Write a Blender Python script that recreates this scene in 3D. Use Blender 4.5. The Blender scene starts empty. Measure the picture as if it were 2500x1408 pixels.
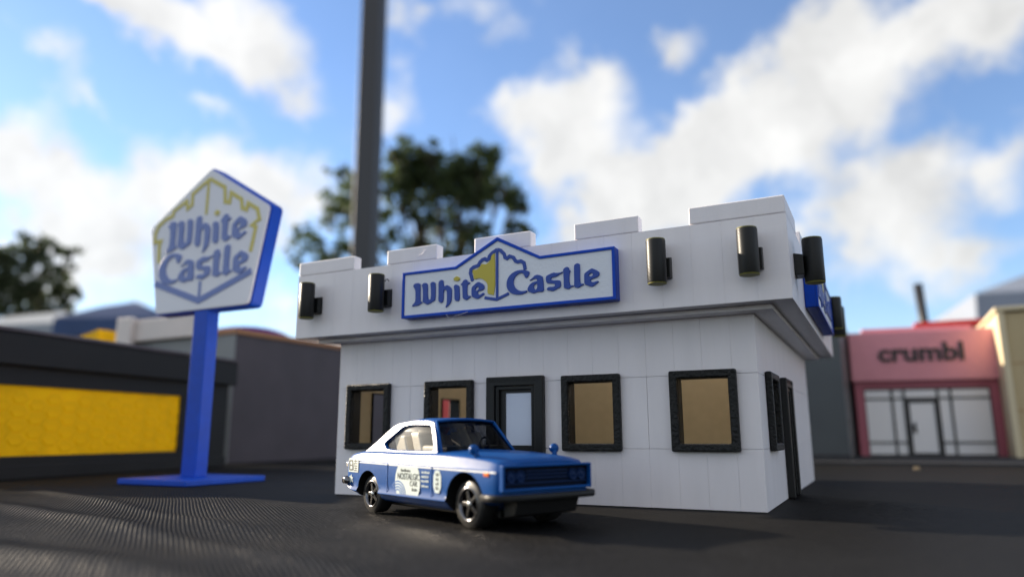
import bpy, bmesh, math, random
import numpy as np
from mathutils import Vector, Matrix
from math import radians as R, sin, cos, pi

# ------------------------------------------------------------------ camera, sky, sun, exposure
scene = bpy.context.scene
cam_data = bpy.data.cameras.new("camera")
cam = bpy.data.objects.new("camera", cam_data)
scene.collection.objects.link(cam)
scene.camera = cam
CAM = Vector((24.0, -28.264, 2.817))
YAW, PITCH, ROLL = -0.4691, 0.1996, -0.004
fw = Vector((sin(YAW) * cos(PITCH), cos(YAW) * cos(PITCH), sin(PITCH)))
rt = Vector((cos(YAW), -sin(YAW), 0)); up = rt.cross(fw)
rt, up = cos(ROLL) * rt + sin(ROLL) * up, cos(ROLL) * up - sin(ROLL) * rt
cam.matrix_world = Matrix(((rt.x, up.x, -fw.x, CAM.x), (rt.y, up.y, -fw.y, CAM.y), (rt.z, up.z, -fw.z, CAM.z), (0, 0, 0, 1)))
cam_data.sensor_width = 36.0
cam_data.lens = 36.0 * 1753.14 / 2500.0
cam_data.clip_start = 0.05
cam_data.clip_end = 80000.0
cam_data.dof.use_dof = True
cam_data.dof.focus_distance = 28.5
cam_data.dof.aperture_fstop = cam_data.lens / 1000.0 / 0.40
cam_data.dof.aperture_blades = 0

SUN_AZ, SUN_EL = R(-88.5), R(19.0)          # azimuth from +Y towards +X
world = bpy.data.worlds.new("World"); scene.world = world; world.use_nodes = True
wt = world.node_tree; wt.nodes.clear()
def wn(t, **kw):
    n = wt.nodes.new(t)
    for k, v in kw.items(): setattr(n, k, v)
    return n
def wl(a, b): wt.links.new(a, b)
def wmath(op, a, b=None, c=None, clamp=False):
    n = wn('ShaderNodeMath', operation=op); n.use_clamp = clamp
    for i, v in enumerate((a, b, c)):
        if v is None: continue
        if isinstance(v, (int, float)): n.inputs[i].default_value = v
        else: wl(v, n.inputs[i])
    return n.outputs[0]
sky = wn('ShaderNodeTexSky', sky_type='NISHITA', sun_disc=False, sun_elevation=SUN_EL, sun_rotation=SUN_AZ,
         altitude=20.0, air_density=1.0, dust_density=0.12, ozone_density=2.2)
tc = wn('ShaderNodeTexCoord')
# warp the direction a little so the cloud edges billow
nz = wn('ShaderNodeTexNoise'); nz.inputs['Scale'].default_value = 9.0; nz.inputs['Detail'].default_value = 5.0; nz.inputs['Roughness'].default_value = 0.6
wl(tc.outputs['Generated'], nz.inputs['Vector'])
wsub = wn('ShaderNodeVectorMath', operation='SUBTRACT'); wl(nz.outputs['Color'], wsub.inputs[0]); wsub.inputs[1].default_value = (.5, .5, .5)
wsc = wn('ShaderNodeVectorMath', operation='SCALE'); wl(wsub.outputs[0], wsc.inputs[0]); wsc.inputs['Scale'].default_value = 0.13
wadd = wn('ShaderNodeVectorMath', operation='ADD'); wl(tc.outputs['Generated'], wadd.inputs[0]); wl(wsc.outputs[0], wadd.inputs[1])
wnorm = wn('ShaderNodeVectorMath', operation='NORMALIZE'); wl(wadd.outputs[0], wnorm.inputs[0])
sep = wn('ShaderNodeSeparateXYZ'); wl(wnorm.outputs[0], sep.inputs[0])
az = wmath('MULTIPLY', wmath('ARCTAN2', sep.outputs[0], sep.outputs[1]), 57.2958)
el = wmath('MULTIPLY', wmath('ARCSINE', sep.outputs[2]), 57.2958)
comb = wn('ShaderNodeCombineXYZ'); wl(az, comb.inputs[0]); wl(el, comb.inputs[1])
# cumulus banks: azimuth, elevation, half width, half height, tilt (degrees), strength
CLOUDS = [(-22.3,23.4,7.6,4.9,0,1.0),(-18.7,26.5,2.6,2.2,0,.7),(-16.4,18.4,9.8,5.4,10,1.0),(-11.7,20.5,7.7,4.0,20,.95),(-5.2,22.8,7.5,5.2,35,1.0),(-0.5,25.4,8.0,5.6,35,1.0),(4.7,27.0,8.4,4.2,20,.9),(9.0,26.4,6.5,3.6,0,.8),(0.5,15.5,7.8,5.4,0,.9),(4.2,17.8,5.2,3.2,45,.55),(8.9,16.6,4.5,2.2,40,.55),(7.2,11.7,5.2,1.8,10,.5),(-13.1,28.8,3.3,1.7,20,.6),(-17.8,15.9,6.8,3.2,0,.8),
 (-60.2,15.8,9.0,4.2,-15,.95),(-63.5,19.0,3.6,4.0,0,.75),(-54.5,18.6,4.2,2.8,-20,.85),(-59.2,22.6,5.6,1.7,-25,.5),(-57.0,29.6,7.6,2.4,-10,.85),(-52.0,28.6,4.4,1.7,-20,.65),(-47.0,28.0,5.6,4.0,-30,.85),(-45.2,25.2,4.4,2.6,-20,.75),(-48.2,18.6,5.6,2.8,0,.85),(-43.8,17.6,5.0,3.8,0,.7),(-55.2,11.0,12.0,3.2,0,.5),(-32.2,32.7,6.0,2.2,0,.4),(-35.9,25.1,3.2,2.6,0,.35),
 (-44.0,10.0,9.0,3.0,0,.5),(-62.0,25.6,3.0,1.2,-20,.5),(-50.5,23.0,2.6,1.0,-15,.4)]
def blob(a, e, rx, ry, rot, s, vec):
    m = wn('ShaderNodeMapping', vector_type='TEXTURE'); wl(vec, m.inputs['Vector'])
    m.inputs['Location'].default_value = (a, e, 0); m.inputs['Rotation'].default_value = (0, 0, R(rot)); m.inputs['Scale'].default_value = (rx * 1.25, ry * 1.25, 1)
    g = wn('ShaderNodeTexGradient', gradient_type='SPHERICAL'); wl(m.outputs[0], g.inputs['Vector'])
    return wmath('MULTIPLY', g.outputs['Fac'], s)
cover = None
for c in CLOUDS:
    b = blob(*c, comb.outputs[0])
    cover = b if cover is None else wmath('MAXIMUM', wmath('MULTIPLY_ADD', wmath('MINIMUM', b, cover), 0.35, wmath('MAXIMUM', b, cover)), 0.0)
# elsewhere in the sky: the same kind of broken cumulus
big = wn('ShaderNodeTexNoise'); big.inputs['Scale'].default_value = 2.6; big.inputs['Detail'].default_value = 3.0
wl(tc.outputs['Generated'], big.inputs['Vector'])
elsewhere = wmath('MULTIPLY', wmath('SUBTRACT', big.outputs['Fac'], 0.35), 3.2, clamp=True)
here = blob(-27.0, 16.0, 46.0, 28.0, 0, 6.0, comb.outputs[0])
herec = wmath('MINIMUM', here, 1.0)
cover = wmath('ADD', cover, wmath('MULTIPLY', elsewhere, wmath('SUBTRACT', 1.0, herec)))
fine = wn('ShaderNodeTexNoise'); fine.inputs['Scale'].default_value = 9.0; fine.inputs['Detail'].default_value = 7.0; fine.inputs['Roughness'].default_value = 0.58
wl(tc.outputs['Generated'], fine.inputs['Vector'])
dens = wmath('ADD', cover, wmath('MULTIPLY', wmath('SUBTRACT', fine.outputs['Fac'], 0.5), 1.95))
mr = wn('ShaderNodeMapRange', interpolation_type='SMOOTHSTEP'); wl(dens, mr.inputs['Value'])
mr.inputs['From Min'].default_value = 0.10; mr.inputs['From Max'].default_value = 0.72
mr.inputs['To Min'].default_value = 0.05; mr.inputs['To Max'].default_value = 0.94
# brightness inside the clouds: billows of white and pale grey, a little warmer and brighter towards the sun
shade = wn('ShaderNodeTexNoise'); shade.inputs['Scale'].default_value = 10.0; shade.inputs['Detail'].default_value = 6.0
wl(wadd.outputs[0], shade.inputs['Vector'])
sunv = wn('ShaderNodeVectorMath', operation='DOT_PRODUCT'); wl(tc.outputs['Generated'], sunv.inputs[0])
sunv.inputs[1].default_value = (sin(SUN_AZ) * cos(SUN_EL), cos(SUN_AZ) * cos(SUN_EL), sin(SUN_EL))
CLOUD_BASE = 3.4
lum = wmath('MULTIPLY_ADD', wmath('SUBTRACT', shade.outputs['Fac'], 0.5), 2.8, CLOUD_BASE)
lum = wmath('ADD', lum, wmath('MULTIPLY', wmath('MAXIMUM', sunv.outputs['Value'], 0.0), .35))
ccol = wn('ShaderNodeVectorMath', operation='SCALE'); ccol.inputs[0].default_value = (1.0, .99, 0.96); wl(lum, ccol.inputs['Scale'])
hsv = wn('ShaderNodeHueSaturation'); hsv.inputs['Saturation'].default_value = 1.06; wl(sky.outputs[0], hsv.inputs['Color'])
skycol = wn('ShaderNodeVectorMath', operation='MULTIPLY'); wl(hsv.outputs[0], skycol.inputs[0]); skycol.inputs[1].default_value = (.79, .81, .91)
mix = wn('ShaderNodeMix', data_type='RGBA'); wl(mr.outputs[0], mix.inputs[0]); wl(skycol.outputs[0], mix.inputs[6]); wl(ccol.outputs[0], mix.inputs[7])
bgn = wn('ShaderNodeBackground'); wl(mix.outputs[2], bgn.inputs['Color']); bgn.inputs['Strength'].default_value = 0.12
wo = wn('ShaderNodeOutputWorld'); wl(bgn.outputs[0], wo.inputs['Surface'])

sun_data = bpy.data.lights.new("sun", 'SUN'); sun_data.energy = 5.0; sun_data.angle = R(0.6); sun_data.color = (1.0, 0.86, 0.68)
sun = bpy.data.objects.new("sun", sun_data); scene.collection.objects.link(sun)
sdir = Vector((sin(SUN_AZ) * cos(SUN_EL), cos(SUN_AZ) * cos(SUN_EL), sin(SUN_EL)))
sun.rotation_euler = sdir.to_track_quat('Z', 'Y').to_euler(); sun.location = (-60, -20, 60)

scene.view_settings.view_transform = 'Standard'; scene.view_settings.look = 'None'
scene.view_settings.exposure = 1.15; scene.view_settings.gamma = 1.0; scene.view_settings.use_curve_mapping = False
scene.render.engine = 'CYCLES'
scene.cycles.use_denoising = True
scene.cycles.max_bounces = 8; scene.cycles.transparent_max_bounces = 12
scene.cycles.sample_clamp_indirect = 2.0; scene.cycles.caustics_reflective = False; scene.cycles.caustics_refractive = False
scene.unit_settings.system = 'METRIC'; scene.unit_settings.scale_length = 0.007   # miniature: one unit is 7 mm
random.seed(7)

# ------------------------------------------------------------------ materials
def mat(name, col, rough=0.5, metal=0.0, spec=0.5, coat=0.0, noise=None, bump=None, sheen=0.0, transl=0.0):
    """noise=(scale, amount, (sx,sy,sz)) tints the colour; bump=list of (kind, scale, strength, distance, (sx,sy,sz))"""
    m = bpy.data.materials.new(name); m.use_nodes = True
    nt = m.node_tree; p = nt.nodes['Principled BSDF']
    p.inputs['Base Color'].default_value = (*col, 1); p.inputs['Roughness'].default_value = rough
    p.inputs['Metallic'].default_value = metal; p.inputs['Specular IOR Level'].default_value = spec
    p.inputs['Coat Weight'].default_value = coat; p.inputs['Coat Roughness'].default_value = 0.06
    p.inputs['Sheen Weight'].default_value = sheen
    t = nt.nodes.new('ShaderNodeTexCoord')
    def scaled(s):
        mp = nt.nodes.new('ShaderNodeMapping'); mp.inputs['Scale'].default_value = s
        nt.links.new(t.outputs['Object'], mp.inputs['Vector']); return mp.outputs[0]
    if noise:
        n = nt.nodes.new('ShaderNodeTexNoise'); n.inputs['Scale'].default_value = noise[0]; n.inputs['Detail'].default_value = 4
        nt.links.new(scaled(noise[2] if len(noise) > 2 else (1, 1, 1)), n.inputs['Vector'])
        r = nt.nodes.new('ShaderNodeMapRange'); nt.links.new(n.outputs['Fac'], r.inputs['Value'])
        r.inputs['From Min'].default_value = .3; r.inputs['From Max'].default_value = .7
        r.inputs['To Min'].default_value = 1 - noise[1]; r.inputs['To Max'].default_value = 1 + noise[1]
        v = nt.nodes.new('ShaderNodeVectorMath'); v.operation = 'SCALE'; v.inputs[0].default_value = col
        nt.links.new(r.outputs[0], v.inputs['Scale']); nt.links.new(v.outputs[0], p.inputs['Base Color'])
        rr = nt.nodes.new('ShaderNodeMapRange'); nt.links.new(n.outputs['Fac'], rr.inputs['Value'])
        rr.inputs['To Min'].default_value = max(0.03, rough - .1); rr.inputs['To Max'].default_value = min(1, rough + .1)
        nt.links.new(rr.outputs[0], p.inputs['Roughness'])
    prev = None
    for kind, sc, st, dist, sv in (bump or []):
        if kind == 'noise':
            n = nt.nodes.new('ShaderNodeTexNoise'); n.inputs['Scale'].default_value = sc; n.inputs['Detail'].default_value = 3; o = n.outputs['Fac']
        elif kind == 'voronoi':
            n = nt.nodes.new('ShaderNodeTexVoronoi'); n.inputs['Scale'].default_value = sc; o = n.outputs['Distance']
        else:
            n = nt.nodes.new('ShaderNodeTexWave'); n.inputs['Scale'].default_value = sc; n.bands_direction = kind; n.inputs['Distortion'].default_value = 0.6
            n.inputs['Detail'].default_value = 2; o = n.outputs['Fac']
        nt.links.new(scaled(sv), n.inputs['Vector'])
        b = nt.nodes.new('ShaderNodeBump'); b.inputs['Strength'].default_value = st; b.inputs['Distance'].default_value = dist
        nt.links.new(o, b.inputs['Height'])
        if prev: nt.links.new(prev.outputs[0], b.inputs['Normal'])
        prev = b
    if prev: nt.links.new(prev.outputs[0], p.inputs['Normal'])
    if transl:
        tr = nt.nodes.new('ShaderNodeBsdfTranslucent'); tr.inputs['Color'].default_value = (*col, 1)
        mx = nt.nodes.new('ShaderNodeMixShader'); mx.inputs[0].default_value = transl
        out = nt.nodes['Material Output']
        nt.links.new(p.outputs[0], mx.inputs[1]); nt.links.new(tr.outputs[0], mx.inputs[2]); nt.links.new(mx.outputs[0], out.inputs['Surface'])
    return m
def glass_mat(name, tint, gloss):
    m = bpy.data.materials.new(name); m.use_nodes = True; nt = m.node_tree; nt.nodes.remove(nt.nodes['Principled BSDF'])
    t = nt.nodes.new('ShaderNodeBsdfTransparent'); t.inputs[0].default_value = (*tint, 1)
    g = nt.nodes.new('ShaderNodeBsdfGlossy'); g.inputs['Roughness'].default_value = 0.05
    f = nt.nodes.new('ShaderNodeLayerWeight'); f.inputs[0].default_value = 0.5
    pw = nt.nodes.new('ShaderNodeMath'); pw.operation = 'POWER'; pw.inputs[1].default_value = 4.0; nt.links.new(f.outputs['Facing'], pw.inputs[0])
    mm = nt.nodes.new('ShaderNodeMath'); mm.operation = 'MULTIPLY_ADD'; mm.inputs[1].default_value = .7; mm.inputs[2].default_value = gloss; nt.links.new(pw.outputs[0], mm.inputs[0])
    x = nt.nodes.new('ShaderNodeMixShader'); nt.links.new(mm.outputs[0], x.inputs[0]); nt.links.new(t.outputs[0], x.inputs[1]); nt.links.new(g.outputs[0], x.inputs[2])
    nt.links.new(x.outputs[0], nt.nodes['Material Output'].inputs['Surface']); return m
LAYERS = ('Z', 1.0, 0.12, 0.01, (1, 1, 6.0))
M = {}
M['white'] = mat('white_printed_plastic', (.82, .785, .80), .42, noise=(1.1, .04, (1, 1, .2)), bump=[('noise', 2.4, .30, .05, (1, 1, .05)), ('noise', 3.0, .14, .03, (.08, .08, 4)), ('Z', 1.0, .12, .01, (1, 1, 6))])
M['roofw'] = mat('translucent_white_plastic', (.80, .80, .80), .5, transl=.75)
M['tan'] = mat('tan_inner_plastic', (.52, .41, .235), .6, noise=(2, .05))
M['black'] = mat('black_textured_plastic', (.010, .011, .011), .42, spec=.28, bump=[('noise', 9.0, 1.0, .10, (1, 1, 1))])
M['blacks'] = mat('black_smooth_plastic', (.009, .010, .010), .38, spec=.3, bump=[('Z', 1.0, .25, .012, (1, 1, 6))])
M['yrim'] = mat('yellow_green_plastic', (.20, .19, .035), .5, spec=.25)
M['doorpane'] = mat('pale_blue_plastic', (.62, .68, .80), .4)
M['blue'] = mat('blue_plastic', (.005, .062, .47), .38, spec=.18, noise=(1.5, .08), bump=[('noise', 5, .08, .02, (1, 1, 1))])
M['bluel'] = mat('blue_lettering', (.022, .066, .34), .38, spec=.35, bump=[('noise', 14, .35, .02, (1, 1, 1))])
M['facew'] = mat('white_sign_face', (.70, .74, .80), .42, bump=[('noise', 9, .45, .03, (1, 1, 1)), ('noise', 22, .3, .01, (1, 1, 1))])
M['yellowp'] = mat('olive_yellow_plastic', (.50, .42, .035), .4, bump=[('noise', 16, .35, .02, (1, 1, 1))])
M['pyl_face'] = mat('white_pylon_face', (.72, .74, .80), .45, bump=[('noise', 4, .1, .03, (1, 1, 1))])
M['pyl_blue'] = mat('pylon_blue_lettering', (.13, .19, .46), .45)
M['pyl_yellow'] = mat('pylon_yellow_lines', (.56, .50, .12), .45)
M['paint'] = mat('blue_car_paint', (.0015, .062, .25), .5, spec=.08, coat=.22, noise=(3, .06))
M['paint'].node_tree.nodes['Principled BSDF'].inputs['Coat Roughness'].default_value = .26
M['glarew'] = mat('white_crease_glare', (.76, .76, .73), .3, coat=.4, noise=(4, .04))
M['recess'] = mat('shaded_blue_recess', (.001, .005, .018), .6, spec=.1)
M['grille'] = mat('shaded_blue_grille', (.001, .016, .07), .5, spec=.15)
M['dark'] = mat('black_car_plastic', (.010, .010, .010), .45, spec=.25)
M['rubber'] = mat('black_tyre', (.014, .014, .014), .42, noise=(6, .15))
M['chrome'] = mat('chrome', (.55, .54, .51), .2, metal=1.0)
M['dchrome'] = mat('dark_chrome', (.16, .16, .17), .22, metal=1.0)
M['spoke'] = mat('dark_wheel_metal', (.06, .06, .062), .25, metal=1.0)
M['seat'] = mat('cream_car_interior', (.84, .77, .62), .5, noise=(5, .06))
M['orange'] = mat('orange_lamp', (.70, .16, .03), .25, coat=.5)
M['print'] = mat('pale_printed_decal', (.62, .70, .68), .3, coat=.6)
M['ink'] = mat('black_decal_ink', (.05, .06, .06), .35, coat=.5)
M['inkblue'] = mat('blue_decal_ink', (.03, .13, .42), .3, coat=.6)
M['glass'] = glass_mat('tinted_car_glass', (.16, .165, .18), .02)
M['sglass'] = glass_mat('clear_car_glass', (.88, .88, .88), .01)
M['shopblack'] = mat('charcoal_printed_plastic', (.016, .016, .017), .5, spec=.2, noise=(.8, .1), bump=[('Z', 1.0, .2, .02, (1, 1, 5))])
M['shopyellow'] = mat('amber_yellow_plastic', (.98, .53, .003), .55, spec=.1, noise=(.45, .14), bump=[('noise', .6, .15, .2, (1, 1, 1))])
M['greyw'] = mat('slate_grey_plastic', (.083, .073, .083), .5, spec=.2, noise=(.3, .1), bump=[('Z', 1.0, .2, .02, (1, 1, 4))])
M['greyl'] = mat('sunlit_grey_plastic', (.19, .205, .21), .5, noise=(.3, .06))
M['cream'] = mat('cream_plastic', (.66, .60, .56), .5, noise=(.4, .05))
M['purple'] = mat('purple_plastic', (.13, .02, .26), .55, spec=.1)
M['brown'] = mat('orange_brown_plastic', (.36, .17, .07), .5)
M['pinkwall'] = mat('pale_pink_plastic', (.52, .36, .38), .5)
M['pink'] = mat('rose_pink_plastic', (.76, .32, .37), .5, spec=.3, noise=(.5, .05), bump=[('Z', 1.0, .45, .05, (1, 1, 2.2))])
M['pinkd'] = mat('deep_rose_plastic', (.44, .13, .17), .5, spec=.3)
M['shopglass'] = mat('white_shop_pane', (.90, .89, .90), .4)
M['mullion'] = mat('black_mullion', (.018, .018, .02), .45)
M['tanw'] = mat('beige_plastic', (.52, .41, .23), .5, spec=.3, noise=(.4, .05), bump=[('Z', 1.0, .3, .03, (1, 1, 3))])
M['tanl'] = mat('cream_and_sunlit_beige', (.68, .58, .38), .5)
M['red'] = mat('red_plastic', (.62, .025, .02), .4)
M['darkg'] = mat('dark_green_grey_plastic', (.07, .08, .085), .5, noise=(.3, .08))
M['pave'] = mat('pale_grey_pavement', (.055, .056, .06), .8, spec=.1, noise=(1.2, .15))
M['tentb'] = mat('navy_canopy_fabric', (.045, .085, .20), .75, noise=(.01, .12), transl=.2)
M['tentw'] = mat('grey_white_canopy_fabric', (.36, .40, .44), .7, noise=(.01, .08), transl=.25)
M['tentg'] = mat('grey_blue_canopy_fabric', (.30, .34, .42), .7, noise=(.01, .08), transl=.25)
M['metal'] = mat('tent_frame_metal', (.35, .35, .36), .4, metal=.6)
M['pole'] = mat('dark_bronze_pole', (.055, .056, .060), .45, spec=.3, noise=(.05, .15, (1, 1, .1)))
M['bark'] = mat('bark', (.07, .055, .04), .85, noise=(.05, .25))
M['leaf'] = mat('leaf_green', (.085, .12, .045), .5, noise=(.02, .35), transl=.6)
M['leaf2'] = mat('leaf_dark_green', (.08, .105, .05), .5, noise=(.02, .35), transl=.55)
M['crumb'] = mat('dry_leaf', (.42, .30, .17), .7)
M['lot'] = mat('car_park_asphalt', (.07, .07, .072), .9, noise=(.02, .2))

# ------------------------------------------------------------------ builders
COL = scene.collection
def link(o, parent=None):
    COL.objects.link(o)
    if parent: o.parent = parent
    return o
def tag(o, label, cat, group=None):
    o['label'] = label; o['category'] = cat
    if group: o['group'] = group
    return o
def thing(name, label, cat, loc=(0, 0, 0), rz=0.0, group=None):
    o = bpy.data.objects.new(name, None); o.location = loc; o.rotation_euler = (0, 0, rz); o.empty_display_size = .5
    return tag(link(o), label, cat, group)
def add(name, V, F, m, parent=None, loc=(0, 0, 0), rz=0.0, bevel=0.0, seg=2, smooth=False, mats=None, midx=None):
    me = bpy.data.meshes.new(name); me.from_pydata([tuple(v) for v in V], [], F); me.validate(); me.update()
    o = bpy.data.objects.new(name, me)
    for k in (mats or [m]): me.materials.append(k)
    if midx:
        for p, i in zip(me.polygons, midx): p.material_index = i
    o.location = loc; o.rotation_euler = (0, 0, rz)
    if smooth:
        for p in me.polygons: p.use_smooth = True
    if bevel:
        b = o.modifiers.new('bevel', 'BEVEL'); b.width = bevel; b.segments = seg; b.limit_method = 'ANGLE'; b.angle_limit = R(35)
        for p in me.polygons: p.use_smooth = True
        b.harden_normals = True
    return link(o, parent)
def boxvf(x0, x1, y0, y1, z0, z1):
    return ([(x0, y0, z0), (x1, y0, z0), (x1, y1, z0), (x0, y1, z0), (x0, y0, z1), (x1, y0, z1), (x1, y1, z1), (x0, y1, z1)],
            [(0, 3, 2, 1), (4, 5, 6, 7), (0, 1, 5, 4), (1, 2, 6, 5), (2, 3, 7, 6), (3, 0, 4, 7)])
def box(name, x0, x1, y0, y1, z0, z1, m, parent=None, **kw):
    V, F = boxvf(x0, x1, y0, y1, z0, z1); return add(name, V, F, m, parent, **kw)
def join(*parts):
    V, F = [], []
    for v, f in parts:
        n = len(V); V += list(v); F += [tuple(i + n for i in q) for q in f]
    return V, F
def slab(name, x0, x1, z0, z1, holes, y0, y1, m, parent=None, **kw):
    """upright slab in the XZ plane between y0 (front) and y1 with rectangular holes (x0,x1,z0,z1)"""
    xs = sorted({x0, x1, *[min(max(h[i], x0), x1) for h in holes for i in (0, 1)]})
    zs = sorted({z0, z1, *[min(max(h[i], z0), z1) for h in holes for i in (2, 3)]})
    nx, nz = len(xs), len(zs)
    solid = [[not any(h[0] <= (xs[i] + xs[i + 1]) / 2 <= h[1] and h[2] <= (zs[j] + zs[j + 1]) / 2 <= h[3] for h in holes) for j in range(nz - 1)] for i in range(nx - 1)]
    V = [(x, y, z) for y in (y0, y1) for x in xs for z in zs]
    I = lambda k, i, j: k * nx * nz + i * nz + j
    S = lambda i, j: 0 <= i < nx - 1 and 0 <= j < nz - 1 and solid[i][j]
    F = []
    for i in range(nx - 1):
        for j in range(nz - 1):
            if not solid[i][j]: continue
            F.append((I(0, i, j), I(0, i + 1, j), I(0, i + 1, j + 1), I(0, i, j + 1)))
            F.append((I(1, i, j), I(1, i, j + 1), I(1, i + 1, j + 1), I(1, i + 1, j)))
            if not S(i - 1, j): F.append((I(0, i, j), I(0, i, j + 1), I(1, i, j + 1), I(1, i, j)))
            if not S(i + 1, j): F.append((I(0, i + 1, j), I(1, i + 1, j), I(1, i + 1, j + 1), I(0, i + 1, j + 1)))
            if not S(i, j - 1): F.append((I(0, i, j), I(1, i, j), I(1, i + 1, j), I(0, i + 1, j)))
            if not S(i, j + 1): F.append((I(0, i, j + 1), I(0, i + 1, j + 1), I(1, i + 1, j + 1), I(1, i, j + 1)))
    used = sorted({i for f in F for i in f}); mp = {u: n for n, u in enumerate(used)}
    if not F: return None
    return add(name, [V[u] for u in used], [tuple(mp[i] for i in f) for f in F], m, parent, **kw)
def prism(name, poly, y0, y1, m, parent=None, **kw):
    """polygon of (x,z) pushed from y0 to y1"""
    n = len(poly)
    area = sum(poly[i][0] * poly[(i + 1) % n][1] - poly[(i + 1) % n][0] * poly[i][1] for i in range(n))
    if area < 0: poly = poly[::-1]
    V = [(x, y0, z) for x, z in poly] + [(x, y1, z) for x, z in poly]
    F = [tuple(range(n)), tuple(range(2 * n - 1, n - 1, -1))] + [(i, n + i, n + (i + 1) % n, (i + 1) % n) for i in range(n)]
    return add(name, V, F, m, parent, **kw)
def lathe(prof, n=24, axis='Z', a0=0.0, a1=2 * pi):
    """profile of (r, h) turned round an axis"""
    full = abs(a1 - a0 - 2 * pi) < 1e-6; k = n if full else n + 1; V = []
    for i in range(k):
        a = a0 + (a1 - a0) * i / n
        for r, h in prof:
            V.append((r * cos(a), r * sin(a), h) if axis == 'Z' else ((r * cos(a), h, r * sin(a)) if axis == 'Y' else (h, r * cos(a), r * sin(a))))
    p = len(prof); F = []
    for i in range(n):
        j = (i + 1) % k
        for q in range(p - 1):
            F.append((i * p + q, j * p + q, j * p + q + 1, i * p + q + 1))
    return V, F
def tube(pts, rad, n=6):
    pts = [Vector(p) for p in pts]; V, F = [], []
    rads = rad if isinstance(rad, (list, tuple)) else [rad] * len(pts)
    for i, p in enumerate(pts):
        d = (pts[min(i + 1, len(pts) - 1)] - pts[max(i - 1, 0)]).normalized()
        a = d.orthogonal().normalized() if i == 0 else (a - d * a.dot(d)).normalized()
        b = d.cross(a)
        for k in range(n): V.append(p + (a * cos(2 * pi * k / n) + b * sin(2 * pi * k / n)) * rads[i])
    for i in range(len(pts) - 1):
        for k in range(n): F.append((i * n + k, i * n + (k + 1) % n, (i + 1) * n + (k + 1) % n, (i + 1) * n + k))
    F.append(tuple(range(n - 1, -1, -1))); F.append(tuple(range((len(pts) - 1) * n, len(pts) * n)))
    return V, F
def chaikin(l):
    o = []
    for i in range(len(l)):
        (a, b), (c, d) = l[i], l[(i + 1) % len(l)]
        o += [(a * .75 + c * .25, b * .75 + d * .25), (a * .25 + c * .75, b * .25 + d * .75)]
    return o
def curve_vf(loops, depth, bevel=0.0, smooth=1):
    """filled outline (with holes) as a raised solid: returns verts (x, h, z) with h from 0 (back) to depth (front is -depth)"""
    cu = bpy.data.curves.new('outline', 'CURVE'); cu.dimensions = '2D'; cu.fill_mode = 'BOTH'
    cu.extrude = depth / 2; cu.bevel_depth = bevel; cu.bevel_resolution = 1; cu.offset = -bevel
    for l in loops:
        for _ in range(smooth): l = chaikin(l)
        s = cu.splines.new('POLY'); s.points.add(len(l) - 1); s.use_cyclic_u = True
        for pt, (x, y) in zip(s.points, l): pt.co = (x, y, 0, 1)
    return curve_eval(cu)
def curve_eval(cu):
    o = bpy.data.objects.new('outline', cu); COL.objects.link(o)
    dg = bpy.context.evaluated_depsgraph_get(); me = o.evaluated_get(dg).to_mesh()
    V = [tuple(v.co) for v in me.vertices]; F = [tuple(p.vertices) for p in me.polygons]
    o.evaluated_get(dg).to_mesh_clear(); bpy.data.objects.remove(o); bpy.data.curves.remove(cu)
    return V, F
def text_vf(s, size, depth=0.0, offset=0.0, align='CENTER'):
    cu = bpy.data.curves.new('text', 'FONT'); cu.body = s; cu.size = size; cu.extrude = depth / 2; cu.offset = offset
    cu.align_x = align; cu.resolution_u = 3
    return curve_eval(cu)
def ribbon(pts, w):
    """outline of a stroke of width w along a polyline, mitred"""
    pts = [Vector(p) for p in pts]; L, Rr = [], []
    for i, p in enumerate(pts):
        d0 = (p - pts[i - 1]).normalized() if i else None
        d1 = (pts[i + 1] - p).normalized() if i < len(pts) - 1 else None
        d = ((d0 or d1) + (d1 or d0)).normalized(); n = Vector((-d.y, d.x))
        base = d0 or d1; k = max(.55, n.dot(Vector((-base.y, base.x))))
        L.append(p + n * w / 2 / k); Rr.append(p - n * w / 2 / k)
    return [tuple(v) for v in L + Rr[::-1]]
def xz(VF, y):   # (x, y, z) of a curve mesh -> upright, facing -Y, lying on plane y
    V, F = VF; return [(a, y - c, b) for a, b, c in V], F
def ribbon_vf(pts, w, y0, y1):
    o = ribbon(pts, w); n = len(o) // 2; V = [(a, y0, b) for a, b in o] + [(a, y1, b) for a, b in o]; F = []
    N = 2 * n
    for i in range(n - 1):
        a, b, c, d = i, i + 1, N - 2 - i, N - 1 - i
        F.append((a, d, c, b)); F.append((N + a, N + b, N + c, N + d))
    for i in range(N): F.append((i, (i + 1) % N, N + (i + 1) % N, N + i))
    return V, F

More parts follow.
